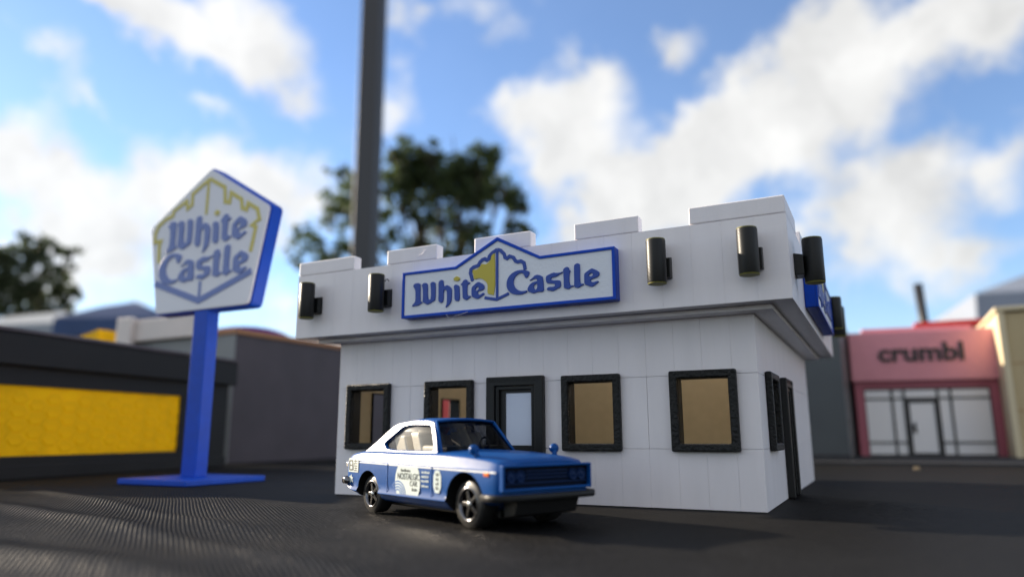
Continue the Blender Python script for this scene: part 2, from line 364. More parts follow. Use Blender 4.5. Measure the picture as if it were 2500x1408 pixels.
# ------------------------------------------------------------------ sign artwork (measured on the sign, half-scale for the fascia)
WHITE = {
    'W1': [[(-4.454,1.438),(-4.382,1.526),(-4.243,1.555),(-4.104,1.538),(-4.06,1.471),(-4.057,1.36),(-4.052,0.735),(-3.991,0.69),(-3.934,0.623),(-4.052,0.579),(-4.179,0.52),(-4.363,0.52),(-4.483,0.498),(-4.457,0.574),(-4.34,0.681),(-4.305,0.757),(-4.303,1.038),(-4.324,1.26),(-4.386,1.345)]],
    'W2': [[(-3.99,1.393),(-3.928,1.497),(-3.819,1.533),(-3.708,1.491),(-3.666,1.401),(-3.657,0.824),(-3.564,0.723),(-3.475,0.777),(-3.497,1.369),(-3.534,1.427),(-3.491,1.508),(-3.392,1.538),(-3.291,1.489),(-3.257,1.408),(-3.249,0.726),(-3.328,0.664),(-3.489,0.593),(-3.632,0.536),(-3.704,0.534),(-3.815,0.613),(-3.926,0.654),(-3.901,0.752),(-3.915,1.315)]],
    'h': [[(-3.102,1.486),(-3.023,1.555),(-2.916,1.575),(-2.853,1.523),(-2.84,1.321),(-2.803,1.255),(-2.662,1.311),(-2.574,1.279),(-2.431,1.143),(-2.412,1.08),(-2.415,0.668),(-2.456,0.52),(-2.56,0.407),(-2.699,0.312),(-2.717,0.344),(-2.649,0.506),(-2.649,1.01),(-2.712,1.108),(-2.783,1.122),(-2.836,1.058),(-2.828,0.659),(-2.88,0.564),(-2.968,0.541),(-3.058,0.594),(-3.095,0.667),(-3.085,1.081)]],
    'i': [[(-2.317,1.193),(-2.275,1.266),(-2.188,1.295),(-2.082,1.254),(-2.029,1.15),(-2.005,0.632),(-2.056,0.561),(-2.143,0.546),(-2.23,0.591),(-2.266,0.655),(-2.272,1.067)]],
    't': [[(-1.961,1.288),(-1.884,1.334),(-1.833,1.428),(-1.729,1.468),(-1.643,1.45),(-1.616,1.353),(-1.496,1.319),(-1.496,1.266),(-1.607,1.239),(-1.623,1.172),(-1.637,0.81),(-1.585,0.73),(-1.457,0.734),(-1.456,0.681),(-1.541,0.621),(-1.66,0.556),(-1.763,0.588),(-1.85,0.664),(-1.86,0.816),(-1.874,1.211),(-1.943,1.233)]],
    'e': [[(-1.417,1.046),(-1.375,1.118),(-1.256,1.212),(-1.104,1.302),(-1.003,1.27),(-0.8,1.145),(-0.783,0.986),(-0.833,0.931),(-1.0,0.894),(-1.118,0.875),(-1.101,0.776),(-1.033,0.718),(-0.932,0.761),(-0.849,0.805),(-0.79,0.778),(-0.782,0.725),(-0.882,0.674),(-0.999,0.603),(-1.099,0.552),(-1.201,0.576),(-1.32,0.639),(-1.405,0.684),(-1.415,0.865)],[(-1.229,0.998),(-1.187,1.055),(-1.103,1.099),(-1.052,1.042),(-1.068,0.968),(-1.152,0.916),(-1.212,0.937)]],
    'dot': [[(-2.357,1.535),(-2.262,1.617),(-2.157,1.66),(-2.052,1.603),(-1.999,1.529),(-2.05,1.458),(-2.172,1.432),(-2.277,1.473)]],
}
CASTLE = {
    'C': [[(0.278,1.076),(0.298,1.22),(0.409,1.41),(0.61,1.553),(0.849,1.604),(1.106,1.588),(1.263,1.538),(1.35,1.475),(1.32,1.351),(1.221,1.235),(1.162,1.241),(1.104,1.356),(1.026,1.473),(0.888,1.469),(0.729,1.395),(0.629,1.259),(0.588,1.1),(0.647,0.913),(0.785,0.773),(0.942,0.704),(1.138,0.704),(1.226,0.713),(1.225,0.642),(1.059,0.576),(0.862,0.559),(0.665,0.585),(0.486,0.656),(0.347,0.796),(0.287,0.929)]],
    'a': [[(1.337,1.124),(1.484,1.209),(1.611,1.321),(1.766,1.311),(1.918,1.236),(1.955,1.143),(1.979,0.767),(1.997,0.676),(1.977,0.625),(1.909,0.578),(1.718,0.605),(1.544,0.55),(1.429,0.587),(1.294,0.653),(1.245,0.712),(1.256,0.8),(1.355,0.952),(1.531,1.042),(1.695,1.062),(1.696,1.115),(1.629,1.167),(1.512,1.161),(1.376,1.094)],[(1.528,0.828),(1.568,0.913),(1.655,0.958),(1.699,0.901),(1.692,0.776),(1.633,0.693),(1.566,0.726)]],
    's': [[(2.08,1.183),(2.129,1.241),(2.415,1.341),(2.546,1.304),(2.753,1.308),(2.828,1.345),(2.818,1.284),(2.676,1.228),(2.543,1.145),(2.355,1.146),(2.297,1.072),(2.372,1.012),(2.672,0.999),(2.736,0.94),(2.741,0.711),(2.629,0.669),(2.402,0.568),(2.289,0.596),(2.12,0.638),(2.121,0.7),(2.197,0.763),(2.443,0.749),(2.5,0.787),(2.445,0.881),(2.162,0.909),(2.087,0.987)]],
    't': [[(2.847,1.351),(2.867,1.446),(2.98,1.505),(3.073,1.503),(3.126,1.374),(3.18,1.325),(3.123,1.234),(3.105,0.816),(3.186,0.721),(3.287,0.728),(3.286,0.676),(3.203,0.667),(3.091,0.582),(2.981,0.61),(2.861,0.656),(2.872,0.734),(2.862,1.173)]],
    'l': [[(3.323,1.511),(3.352,1.561),(3.463,1.61),(3.554,1.582),(3.58,1.518),(3.563,0.84),(3.624,0.739),(3.724,0.755),(3.723,0.703),(3.623,0.67),(3.493,0.587),(3.385,0.623),(3.304,0.674),(3.324,0.777)]],
    'e': [[(3.751,1.116),(3.798,1.181),(3.945,1.269),(4.073,1.333),(4.144,1.308),(4.32,1.212),(4.389,1.136),(4.395,1.049),(4.33,0.961),(4.133,0.912),(4.025,0.88),(4.023,0.812),(4.111,0.76),(4.236,0.79),(4.343,0.805),(4.36,0.752),(4.251,0.686),(4.124,0.595),(4.034,0.587),(3.893,0.652),(3.75,0.718),(3.755,0.907)],[(3.94,1.07),(3.996,1.134),(4.086,1.142),(4.137,1.059),(4.046,1.008),(3.974,1.015)]],
}
EMB = {
    'left': [(-0.179,2.622),(-0.433,2.489),(-0.56,2.37),(-0.581,2.257),(-0.687,2.211),(-0.773,2.279),(-0.901,2.255),(-1.03,2.154),(-1.094,2.026),(-1.202,1.999),(-1.331,1.975),(-1.461,1.892),(-1.492,1.721),(-1.437,1.561),(-1.381,1.363)],
    'right': [(-0.179,2.622),(-0.011,2.554),(0.156,2.381),(0.198,2.225),(0.301,2.175),(0.405,2.257),(0.59,2.179),(0.692,2.017),(0.794,1.968),(0.937,1.989),(1.078,1.898),(1.117,1.745),(1.136,1.594)],
    'bar': [(-0.179,2.593),(-0.179,0.512)],
    'bottom': [(-0.787,0.584),(-0.199,0.457),(0.379,0.666)],
    'yellow': [(-0.348,2.46),(-0.284,2.453),(-0.272,0.632),(-0.555,0.714),(-0.65,0.761),(-0.63,1.099),(-0.684,1.237),(-0.855,1.387),(-1.047,1.464),(-1.306,1.413),(-1.329,1.608),(-1.395,1.827),(-1.309,1.856),(-1.157,1.84),(-0.986,1.975),(-0.922,2.084),(-0.729,2.024),(-0.559,2.12),(-0.475,2.225),(-0.454,2.377)],
}

# ------------------------------------------------------------------ ground: the black cloth the models stand on, the car park around it
def smooth01(t): t = np.clip(t, 0.0, 1.0); return t * t * (3 - 2 * t)
def cloth_z(x, y):
    """gentle creases, ironed flat under the models"""
    a = .040 * np.sin(.42 * x + .9 * y + 1.2 * np.sin(.13 * x)) + .030 * np.sin(.95 * y - .22 * x + .8 * np.sin(.3 * x + 1)) + .03 * np.sin(.55 * x - .38 * y + 2)
    a = a + .15 * np.exp(-((y + 18.2 + .10 * (x - 15)) / .8) ** 2) * smooth01((22 - x) / 10)
    a = a + .13 * np.exp(-((y + 14.6 + .24 * (x - 10)) / .6) ** 2) * smooth01((19 - x) / 9)
    a = a + .10 * np.exp(-((y + 10.6 + .30 * (x - 4)) / .5) ** 2) * smooth01((9 - x) / 8)
    flat = np.clip(np.maximum(np.abs(x - 10) - 10.5, np.abs(y - 10) - 10.5) / 3.0, 0, 1)
    flat = np.minimum(flat, np.clip((np.hypot(x - 10.6, y + 5.9) - 4.9) / 2.5, 0, 1))
    flat = np.minimum(flat, np.clip((np.maximum(np.abs(x + 14), np.abs(y - 3.4)) - 3.2) / 2.0, 0, 1))
    far = smooth01((46 - y) / 10) * smooth01((x + 26) / 4)
    k = (.04 + .96 * smooth01(flat)) * far
    return -.010 + a * k
def grid_mesh(name, X, Y, Z, m, skirt=None):
    n0, n1 = X.shape; co = np.stack([X, Y, Z], -1).reshape(-1, 3)
    q = (np.arange(n0 - 1)[:, None] * n1 + np.arange(n1 - 1)[None]).reshape(-1)
    quads = np.stack([q, q + n1, q + n1 + 1, q + 1], -1)
    if skirt is not None:
        rim = np.concatenate([np.arange(n0) * n1, (n0 - 1) * n1 + np.arange(1, n1), np.arange(n0 - 2, -1, -1) * n1 + n1 - 1, np.arange(n1 - 2, 0, -1)])
        low = co[rim] * [1.01, 1.01, 0] + [0, 0, skirt]; b = len(co) + np.arange(len(rim)); co = np.concatenate([co, low])
        quads = np.concatenate([quads, np.stack([np.roll(rim, -1), rim, b, np.roll(b, -1)], -1)])
    me = bpy.data.meshes.new(name); me.vertices.add(len(co)); me.vertices.foreach_set('co', co.astype(np.float32).reshape(-1))
    me.loops.add(quads.size); me.loops.foreach_set('vertex_index', quads.astype(np.int32).reshape(-1))
    me.polygons.add(len(quads)); me.polygons.foreach_set('loop_start', np.arange(0, quads.size, 4, dtype=np.int32))
    me.update(calc_edges=True); me.validate(); me.polygons.foreach_set('use_smooth', np.ones(len(me.polygons), dtype=bool)); me.materials.append(m)
    o = bpy.data.objects.new(name, me); return link(o)
cl = bpy.data.materials.new('black_ribbed_cloth'); cl.use_nodes = True; nt = cl.node_tree; nt.nodes.remove(nt.nodes['Principled BSDF'])
df = nt.nodes.new('ShaderNodeBsdfDiffuse'); df.inputs['Color'].default_value = (.0065, .0065, .007, 1); df.inputs['Roughness'].default_value = .6
gl = nt.nodes.new('ShaderNodeBsdfGlossy'); gl.inputs['Color'].default_value = (.9, .88, .85, 1); gl.inputs['Roughness'].default_value = .40
mxs = nt.nodes.new('ShaderNodeMixShader'); mxs.inputs[0].default_value = .058
nt.links.new(df.outputs[0], mxs.inputs[1]); nt.links.new(gl.outputs[0], mxs.inputs[2]); nt.links.new(mxs.outputs[0], nt.nodes['Material Output'].inputs['Surface'])
tcn = nt.nodes.new('ShaderNodeTexCoord')
wv2 = nt.nodes.new('ShaderNodeTexNoise'); wv2.inputs['Scale'].default_value = 9.0; wv2.inputs['Detail'].default_value = 4; nt.links.new(tcn.outputs['Object'], wv2.inputs['Vector'])
b2 = nt.nodes.new('ShaderNodeBump'); b2.inputs['Strength'].default_value = .55; b2.inputs['Distance'].default_value = .05; nt.links.new(wv2.outputs['Fac'], b2.inputs['Height'])
nt.links.new(b2.outputs[0], gl.inputs['Normal']); nt.links.new(b2.outputs[0], df.inputs['Normal'])
# the cloth over the whole table ...
X, Y = np.meshgrid(np.concatenate([np.arange(-130, -30, 6), np.arange(-30, 48, 1.5), np.arange(48, 130, 7)]), np.concatenate([np.arange(-34, 16, 1.5), np.arange(16, 50, 2), np.arange(50, 160, 10)]), indexing='ij')
Z = cloth_z(X, Y); A_, B_ = -.788 * X + .616 * Y, .616 * X + .788 * Y
inside = smooth01(np.minimum(np.minimum(A_ + 38, 30 - A_), np.minimum(B_ + 23, 21 - B_)) / 3.0)
cloth = grid_mesh('ground_cloth', X, Y, Z - .004 - .25 * inside, cl, -106.5); cloth['kind'] = 'structure'
# ... and its ribs, near enough to be told apart, as real cords of thread
SP = .132
A, B = np.meshgrid(np.arange(-38, 30, .22), np.arange(-23, 21, SP / 6), indexing='ij')
wob = .03 * np.sin(.35 * A + .2 * B) + .012 * np.sin(.9 * A - .5 * B + 1)
X, Y = -.788 * A + .616 * B, .616 * A + .788 * B
rs = np.random.RandomState(3); jit = rs.rand(*A.shape)
cord = np.abs(np.sin(np.pi * (B + wob) / SP)) ** .8
edge = smooth01(np.minimum(np.minimum(A + 38, 30 - A), np.minimum(B + 23, 21 - B)) / 1.0)
Z = cloth_z(X, Y) - .036 * (1 - cord) - .012 * jit * cord - .12 * (1 - edge)
ribs = grid_mesh('cloth_ribs', X, Y, Z, cl); ribs.parent = cloth; ribs['kind'] = 'stuff'
N = 48; rr = [0, 200, 800, 3000, 12000, 40000]
V = [(0, 0, -107)] + [(r * cos(2 * pi * k / N), r * sin(2 * pi * k / N), -107) for r in rr[1:] for k in range(N)]
F = [(0, 1 + k, 1 + (k + 1) % N) for k in range(N)] + [(1 + q * N + k, 1 + (q + 1) * N + k, 1 + (q + 1) * N + (k + 1) % N, 1 + q * N + (k + 1) % N) for q in range(len(rr) - 2) for k in range(N)]
add('ground', V, F, M['lot'])['kind'] = 'structure'
box('pavement', 6, 62, 44.6, 96, -.05, .26, M['pave'], bevel=.05)['kind'] = 'structure'

# ------------------------------------------------------------------ the white castle-style restaurant model
castle = thing('restaurant_building', 'white castle-like burger restaurant model with battlements and black window frames', 'building')
S_ = 20.0; OV = 1.574; ZP, ZS, ZM = 7.474, 10.614, 11.307
G1, G2, ZT = 5.039, 2.224, 7.28
FE = [0, 1.05, 2.1, 3.22, 4.28, 5.45, 6.6, 7.75, 8.88, 10.02, 11.17, 12.32, 13.42, 14.56, 15.71, 16.85, 17.94, 19.06, 20]
WIN_Z = (2.38, 4.94)
def wall(side, openings, door):
    """side: index of the wall; openings: window holes (x0,x1); door: hole or None, all along the wall"""
    loc, rz = [((0, 0, 0), 0), ((S_, 0, 0), pi / 2), ((S_, S_, 0), pi), ((0, S_, 0), -pi / 2)][side]
    holes = [(a, b, *WIN_Z) for a, b in openings] + ([(door[0], door[1], -1, 5.0)] if door else [])
    c0, c1 = (0.06, S_ - .06) if side % 2 == 0 else (.4, S_ - .4)
    slab('wall_core', c0, c1, 0, ZT, holes, .06, .36, M['white'], castle, loc=loc, rz=rz)
    slab('inner_lining', .4, S_ - .4, 0, ZT - .02, holes, .363, .40, M['tan'], castle, loc=loc, rz=rz)
    e0 = 0 if side % 2 == 0 else .06
    def row(edges, z0, z1, gap):
        for a, b in zip(edges[:-1], edges[1:]):
            a = max(a, e0); b = min(b, S_ - e0); g = gap / 2
            slab('wall_panel', a + (g if a > e0 else 0), b - (g if b < S_ - e0 else 0), z0, z1, holes, 0, .06, M['white'], castle, loc=loc, rz=rz, bevel=.010, seg=1)
    row(FE, 0, G2 - .006, .0); row([0, 4.28, 10.0, 15.71, 20], G2 + .006, G1 - .006, .010); row(FE, G1 + .006, ZT, .0)
wall(0, [(.93, 2.93), (5.49, 7.49), (12.35, 14.35), (16.94, 18.94)], (8.72, 11.04))
wall(1, [(1.93, 3.93)], (6.65, 8.75))
wall(2, [], None)
wall(3, [(15.9, 17.9), (9.2, 11.2)], None)
# soffit, ledge and parapet
def ring(name, o, i, z0, z1, m, **kw):
    A = [(-o, -o), (S_ + o, -o), (S_ + o, S_ + o), (-o, S_ + o)]; B = [(i, i), (S_ - i, i), (S_ - i, S_ - i), (i, S_ - i)]
    V = [(x, y, z) for z in (z0, z1) for P in (A, B) for x, y in P]; F = []
    for k in range(4):
        l = (k + 1) % 4
        F += [(k, 4 + k, 4 + l, l), (8 + k, 8 + l, 12 + l, 12 + k), (k, l, 8 + l, 8 + k), (4 + l, 4 + k, 12 + k, 12 + l)]
    return add(name, V, F, m, castle, **kw)
ring('soffit', OV - .5, .2, ZP + .01, ZP + .3, M['white'])
ring('cornice_ledge', .78, .38, ZT, ZP + .006, M['white'], bevel=.03)
LP = S_ + 2 * OV
for side in range(4):
    loc, rz = [((-OV, -OV, 0), 0), ((S_ + OV, -OV, 0), pi / 2), ((S_ + OV, S_ + OV, 0), pi), ((-OV, S_ + OV, 0), -pi / 2)][side]
    e0 = 0 if side % 2 == 0 else .06; c0 = .06 if side % 2 == 0 else .56
    box('parapet_core', c0, LP - c0, .06, .56, ZP + .004, ZS - .002, M['white'], castle, loc=loc, rz=rz)
    n = 20
    for k in range(n):
        a, b = LP * k / n, LP * (k + 1) / n
        box('parapet_panel', a + (0 if k else e0), b - (0 if k < n - 1 else e0), 0, .06, ZP, ZS, M['white'], castle, loc=loc, rz=rz, bevel=.008, seg=1)
    for a, b in ((5.45, 8.22), (10.18, 12.94), (14.93, 17.66)):
        box('merlon', a, b, .004, .56, ZS + .012, ZM, M['white'], castle, loc=loc, rz=rz, bevel=.05, seg=3)
    q = 3.5; P = [(.002, .002), (q, .002), (q, .56), (.56, .56), (.56, q), (.002, q)]
    V = [(x, y, z) for z in (ZS + .012, ZM) for x, y in P]; n = 6
    add('corner_merlon', V, [tuple(range(5, -1, -1)), tuple(range(6, 12))] + [(i, (i + 1) % 6, 6 + (i + 1) % 6, 6 + i) for i in range(6)], M['white'], castle, loc=loc, rz=rz, bevel=.06, seg=3)
box('roof', -OV + .56, S_ + OV - .56, -OV + .56, S_ + OV - .56, 9.2, 9.26, M['roofw'], castle)
# windows: thick fuzzy black frames right through the wall
def window(x, side, w=2.58):
    loc, rz = [((0, 0, 0), 0), ((S_, 0, 0), pi / 2), ((S_, S_, 0), pi), ((0, S_, 0), -pi / 2)][side]
    fr = slab('window_frame', x - w / 2, x + w / 2, 2.12, 5.21, [(x - .97, x + .97, 2.41, 4.91)], -.27, -.003, M['black'], castle, loc=loc, rz=rz, bevel=.07, seg=2)
    slab('jamb', x - .99, x + .99, 2.39, 4.93, [(x - .965, x + .965, 2.42, 4.90)], -.05, .52, M['blacks'], fr)
for x in (1.93, 6.49, 13.35, 17.94): window(x, 0)
window(2.93, 1, 2.5)
for x in (16.9, 10.2): window(x, 3)
# doors: stepped black surround, black leaf with a ribbed pale pane
def door(x0, x1, side):
    loc, rz = [((0, 0, 0), 0), ((S_, 0, 0), pi / 2)][side]
    d = slab('door_frame', x0, x1, .002, 5.27, [(x0 + .42, x1 - .42, -1, 4.86)], -.30, -.003, M['blacks'], castle, loc=loc, rz=rz, bevel=.05)
    def part(*a, **k):
        return slab(*a, **k)
    part('frame_step', x0 + .43, x1 - .43, .004, 4.85, [(x0 + .60, x1 - .60, -1, 4.70)], -.20, .3, M['blacks'], d, bevel=.03)
    leaf = part('door_leaf', x0 + .61, x1 - .61, .02, 4.69, [(x0 + .86, x1 - .62, 2.34, 4.57)] if side == 0 else [], -.05, .12, M['blacks'], d, bevel=.02)
    vs = []
    for i in range(27):        # herringbone beads on the head of the frame
        xx = x0 + .18 + i * (x1 - x0 - .36) / 26
        for dz in (0, .085): vs.append(boxvf(xx - .022, xx + .022, -.318, -.296, 5.04 + dz, 5.105 + dz))
    for i in range(34):
        zz = .4 + i * .135
        for xx in (x0 + .50, x1 - .54): vs.append(boxvf(xx, xx + .05, -.222, -.196, zz, zz + .07))
    V, F = join(*vs); add('bead_trim', V, F, M['blacks'], d)['kind'] = 'stuff'
    if side == 0:
        V, F = boxvf(x0 + .85, x1 - .61, .0, .06, 2.33, 4.58); parts = [(V, F)]
        for i in range(22): parts.append(boxvf(x0 + .93, x1 - .68, -.018, .002, 2.42 + i * .096, 2.42 + i * .096 + .055))
        V, F = join(*parts); add('door_pane', V, F, M['doorpane'], d)
door(8.5, 11.26, 0)
door(6.37, 9.0, 1)
# wall lamps: upright black cylinder with yellow-green ends on a flat bracket
def lamp(x, side, s=1.0, zc=9.17):
    loc, rz = [((-OV, -OV, 0), 0), ((S_ + OV, -OV, 0), pi / 2)][side]
    L = x + OV
    V, F = lathe([(0, -.86), (.30, -.86), (.345, -.84), (.365, -.80), (.37, .80), (.35, .84), (.30, .85), (.30, .80), (0, .80)], 28)
    c = add('wall_lamp', [(L + a, -.66 + b, zc + h) for a, b, h in V], F, M['blacks'], castle, loc=loc, rz=rz, smooth=True)
    c.data.polygons.foreach_set('use_smooth', [True] * len(c.data.polygons))
    V, F = lathe([(0, -.875), (.31, -.875), (.352, -.862), (.355, -.835)], 28); add('lower_rim', [(L + a, -.66 + b, zc + h) for a, b, h in V], F, M['yrim'], c)
    V, F = lathe([(.353, .82), (.355, .862), (.325, .872), (.30, .862), (.30, .82)], 28); add('upper_rim', [(L + a, -.66 + b, zc + h) for a, b, h in V], F, M['yrim'], c)
    P = [(-.42, -.07), (.42, -.07), (.42, -.5), (.30, -.62), (-.42, -.62)]
    poly = [(zc - .15 - .42, 0), (zc - .15 + .42, 0), (zc - .15 + .34, -.34), (zc - .15 - .42, -.34)]
    V = [(L + dx, yy, zz) for dx in (-.43, .43) for zz, yy in poly]
    add('bracket', V, [(3, 2, 1, 0), (4, 5, 6, 7), (0, 1, 5, 4), (1, 2, 6, 5), (2, 3, 7, 6), (3, 0, 4, 7)], M['blacks'], c, bevel=.03)
for x in (-.35, 3.82, 16.93, 20.27): lamp(x, 0)
for x in (.35, 14.0, 17.5): lamp(x, 1)
# fascia sign
def fascia_sign(loc, rz):
    out = [(-5.05, 0), (5.05, 0), (5.05, 2.12), (1.83, 2.10), (-.17, 3.16), (-2.24, 2.10), (-5.05, 2.10)]
    s = prism('fascia_sign', out, -.46, 0, M['blue'], castle, loc=loc, rz=rz, bevel=.05)
    inn = [(-4.93, .13), (4.92, .13), (4.92, 2.0), (1.79, 1.98), (-.17, 3.0), (-2.20, 1.98), (-4.93, 1.98)]
    n = len(out)
    V = [(x, -.45, z) for x, z in out] + [(x, -.45, z) for x, z in inn] + [(x, -.53, z) for x, z in out] + [(x, -.53, z) for x, z in inn]
    F = []
    for i in range(n):
        j = (i + 1) % n
        F += [(2 * n + i, 2 * n + j, 3 * n + j, 3 * n + i), (i, j, 2 * n + j, 2 * n + i), (n + j, n + i, 3 * n + i, 3 * n + j)]
    add('sign_rim', V, F, M['blue'], s, bevel=.02)
    prism('sign_face', [(x * .997, z) for x, z in inn], -.475, -.44, M['facew'], s)
    V, F = xz(curve_vf([EMB['yellow']], .04, .008), -.487); add('yellow_tower', V, F, M['yellowp'], s)
    for k, w, d in (('left', .155, .515), ('right', .155, .517), ('bar', .115, .526), ('bottom', .13, .521)):
        V, F = ribbon_vf(EMB[k], w, -d, -.47); add('castle_outline', V, F, M['bluel'], s, bevel=.02, seg=1)
    for word in (WHITE, CASTLE):
        for k, loops in word.items():
            V, F = xz(curve_vf(loops, .05, .014), -.497 if k != 'dot' else -.492); add('letter' if k != 'dot' else 'letter_dot', V, F, M['yellowp'] if k == 'dot' else M['bluel'], s)
fascia_sign((10.2, -OV, 7.9), 0)
fascia_sign((S_ + OV, 8.45, 7.9), pi / 2)
# loose print strands
V, F = tube([(7.55, -2.12, 7.9), (7.7, -2.16, 7.72), (7.82, -2.18, 7.62), (8.0, -2.17, 7.8), (8.3, -2.16, 7.84), (8.62, -2.12, 7.93)], .009, 5); add('loose_strand', V, F, M['white'], castle)
V, F = tube([(5.7, -1.6, 10.85), (5.86, -1.62, 10.9), (5.98, -1.63, 11.02), (6.05, -1.6, 11.12)], .010, 5); add('loose_strand', V, F, M['white'], castle)
V, F = tube([(4.05, -1.9, 9.75), (4.1, -1.9, 9.86), (4.2, -1.9, 9.84), (4.26, -1.9, 9.74)], .022, 5); add('loose_strand', V, F, M['blacks'], castle)

# ------------------------------------------------------------------ tall pentagon sign on a blue post
pyl = thing('pylon_sign', 'blue and white pentagon restaurant sign on a tall blue post', 'sign', (-13.94, 3.36, 0))
box('base_plate', -2.93, 2.93, -2.96, 2.96, 0, .32, M['blue'], pyl, bevel=.05)
box('post', -.64, .64, -.45, .45, .3, 10.7, M['blue'], pyl, bevel=.06)
pent = [(-4.3, 10.5), (4.3, 10.5), (5.62, 16.72), (0, 20.15), (-5.62, 16.72)]
def rounded(poly, r, k=5):
    o = []
    n = len(poly)
    for i in range(n):
        p = Vector(poly[i]); a = (Vector(poly[i - 1]) - p).normalized(); b = (Vector(poly[(i + 1) % n]) - p).normalized()
        for q in range(k + 1):
            t = q / k; A = p + a * r; B = p + b * r
            o.append(tuple(A * (1 - t) ** 2 + p * 2 * t * (1 - t) + B * t ** 2))
    return o
sb = prism('sign_box', rounded(pent, .3), -.42, .47, M['blue'], pyl, bevel=.05)
face = prism('face_panel', rounded([(x * .972, z * .972 + .42) for x, z in pent], .28), -.56, -.40, M['pyl_face'], sb, bevel=.03)
for k, loops in WHITE.items():
    if k == 'dot': continue
    L2 = [[((x + 4.48) * 2.0 - 3.74, (z - .53) * 2.03 + 14.76) for x, z in l] for l in loops]
    V, F = xz(curve_vf(L2, .07, .02), -.58); add('letter', V, F, M['pyl_blue'], sb)
for k, loops in CASTLE.items():
    L2 = [[((x - .28) * 1.985 - 4.2, (z - .57) * 2.0 + 12.54) for x, z in l] for l in loops]
    V, F = xz(curve_vf(L2, .07, .02), -.58); add('letter', V, F, M['pyl_blue'], sb)
V, F = xz(curve_vf([[(.62, 16.85), (.9, 16.62), (1.2, 16.85), (.9, 17.1)]], .07, .02), -.58); add('letter_dot', V, F, M['pyl_yellow'], sb)
YL = [(-.02, 19.32), (-1.57, 18.5), (-1.55, 17.75), (-1.95, 17.55), (-2.1, 18.1), (-3.30, 17.55), (-3.35, 17.25), (-4.0, 17.1), (-4.68, 16.7), (-4.95, 16.15), (-4.9, 15.6), (-4.3, 15.62), (-4.45, 15.3), (-4.32, 14.1)]
YR = [(-.02, 19.32), (1.42, 18.5), (1.55, 17.5), (1.95, 17.4), (2.02, 18.05), (3.0, 17.45), (3.12, 16.85), (3.52, 16.7), (3.6, 17.1), (4.45, 16.6), (4.68, 15.9), (4.05, 15.6), (4.42, 15.45), (4.1, 13.9)]
for l, d in ((YL, .606), (YR, .609)):
    V, F = ribbon_vf(l, .27, -d, -.54); add('castle_outline', V, F, M['pyl_yellow'], sb, bevel=.02, seg=1)
V, F = ribbon_vf([(-.12, 19.2), (-.12, 16.9)], .2, -.603, -.54); add('castle_outline', V, F, M['pyl_yellow'], sb)
V, F = ribbon_vf([(-4.5, 12.72), (-.17, 11.2), (4.3, 12.66)], .42, -.612, -.54); add('underline', V, F, M['pyl_blue'], sb, bevel=.02, seg=1)
V, F = ribbon_vf([(-.16, 12.45), (-.16, 11.3)], .2, -.60, -.54); add('underline', V, F, M['pyl_blue'], sb)

# ------------------------------------------------------------------ the blue toy coupe parked in front
car = thing('toy_car', 'blue and white die-cast coupe parked in front of the restaurant', 'car', (10.61, -5.84, 0), R(-23.5))
def lerp_tab(tab, u):
    if u <= tab[0][0]: return tab[0][1]
    for (a, b), (c, d) in zip(tab[:-1], tab[1:]):
        if u <= c: return b + (d - b) * (u - a) / (c - a)
    return tab[-1][1]
TOP = [(-5.35, 1.93), (-5.15, 2.04), (-3.9, 2.19), (-2, 2.18), (0, 2.17), (1.3, 2.19), (2.6, 2.15), (3.8, 2.06), (4.25, 1.98), (4.42, 1.90)]
BOT = [(-5.35, 1.05), (-5.0, .80), (-4.3, .60), (-3.9, .50), (1.6, .45), (3.55, .50), (3.72, .88), (4.42, .92)]
def hw(u):
    w = 1.93 - .012 * (u + .5) ** 2 * .35
    if u < -4.7: w -= .22 * ((-4.7 - u) / .65) ** 2
    if u > 4.1: w -= .10 * ((u - 4.1) / .32) ** 2
    return w
def crease(u): return 1.84 - .012 * (u + 5)
def section(u):
    w, zt, zb, zc = hw(u), lerp_tab(TOP, u), lerp_tab(BOT, u), min(crease(u), lerp_tab(TOP, u) - .08)
    m = lambda a, d: max(a, zb + d)
    return [(0, zt + .11), (.55 * w, zt + .09), (w - .50, zt + .05), (w - .22, zt + .02), (w - .135, zt - .045), (w - .128, zt - .065), (w - .038, zc + .05), (w - .03, zc + .03), (w, zc), (w + .006, zc - .05), (w + .012, 1.45), (w + .005, m(1.10, .16)), (w - .015, m(.90, .13)), (w + .035, m(.80, .10)), (w + .035, m(.75, .09)), (w - .06, m(.68, .07)), (w - .13, m(.58, .04)), (w - .30, zb), (0, zb)]
US = [-5.35, -5.3, -5.22, -5.1, -4.9, -4.6, -4.3, -4.0, -3.7, -3.4, -3.0, -2.6, -2.2, -1.8, -1.3, -.8, -.3, .2, .7, 1.2, 1.7, 2.2, 2.7, 3.2, 3.6, 3.9, 4.1, 4.25, 4.35, 4.42]
secs = [section(u) for u in US]; k = len(secs[0]); V = []; F = []; MI = []
ring = 2 * k - 2
for u, s in zip(US, secs):
    V += [(u, -y, z) for y, z in s] + [(u, y, z) for y, z in s[-2:0:-1]]
for i in range(len(US) - 1):
    for j in range(ring):
        a, b = i * ring + j, i * ring + (j + 1) % ring
        F.append((a, a + ring, b + ring, b)); jj = j if j < k - 1 else ring - 1 - j
        MI.append(1 if jj == 8 and -5.2 < US[i] < 4.2 else 0)  # thin white line under the crease: sun glare painted into the colour
F.append(tuple(range(ring))); MI.append(0); F.append(tuple(range(len(US) * ring - 1, (len(US) - 1) * ring - 1, -1))); MI.append(0)
body = add('body', V, F, None, car, mats=[M['paint'], M['glarew'], M['dark']], midx=MI)
FWX, RWX, FR, RR = 2.78, -3.25, .72, .68
cutters = []
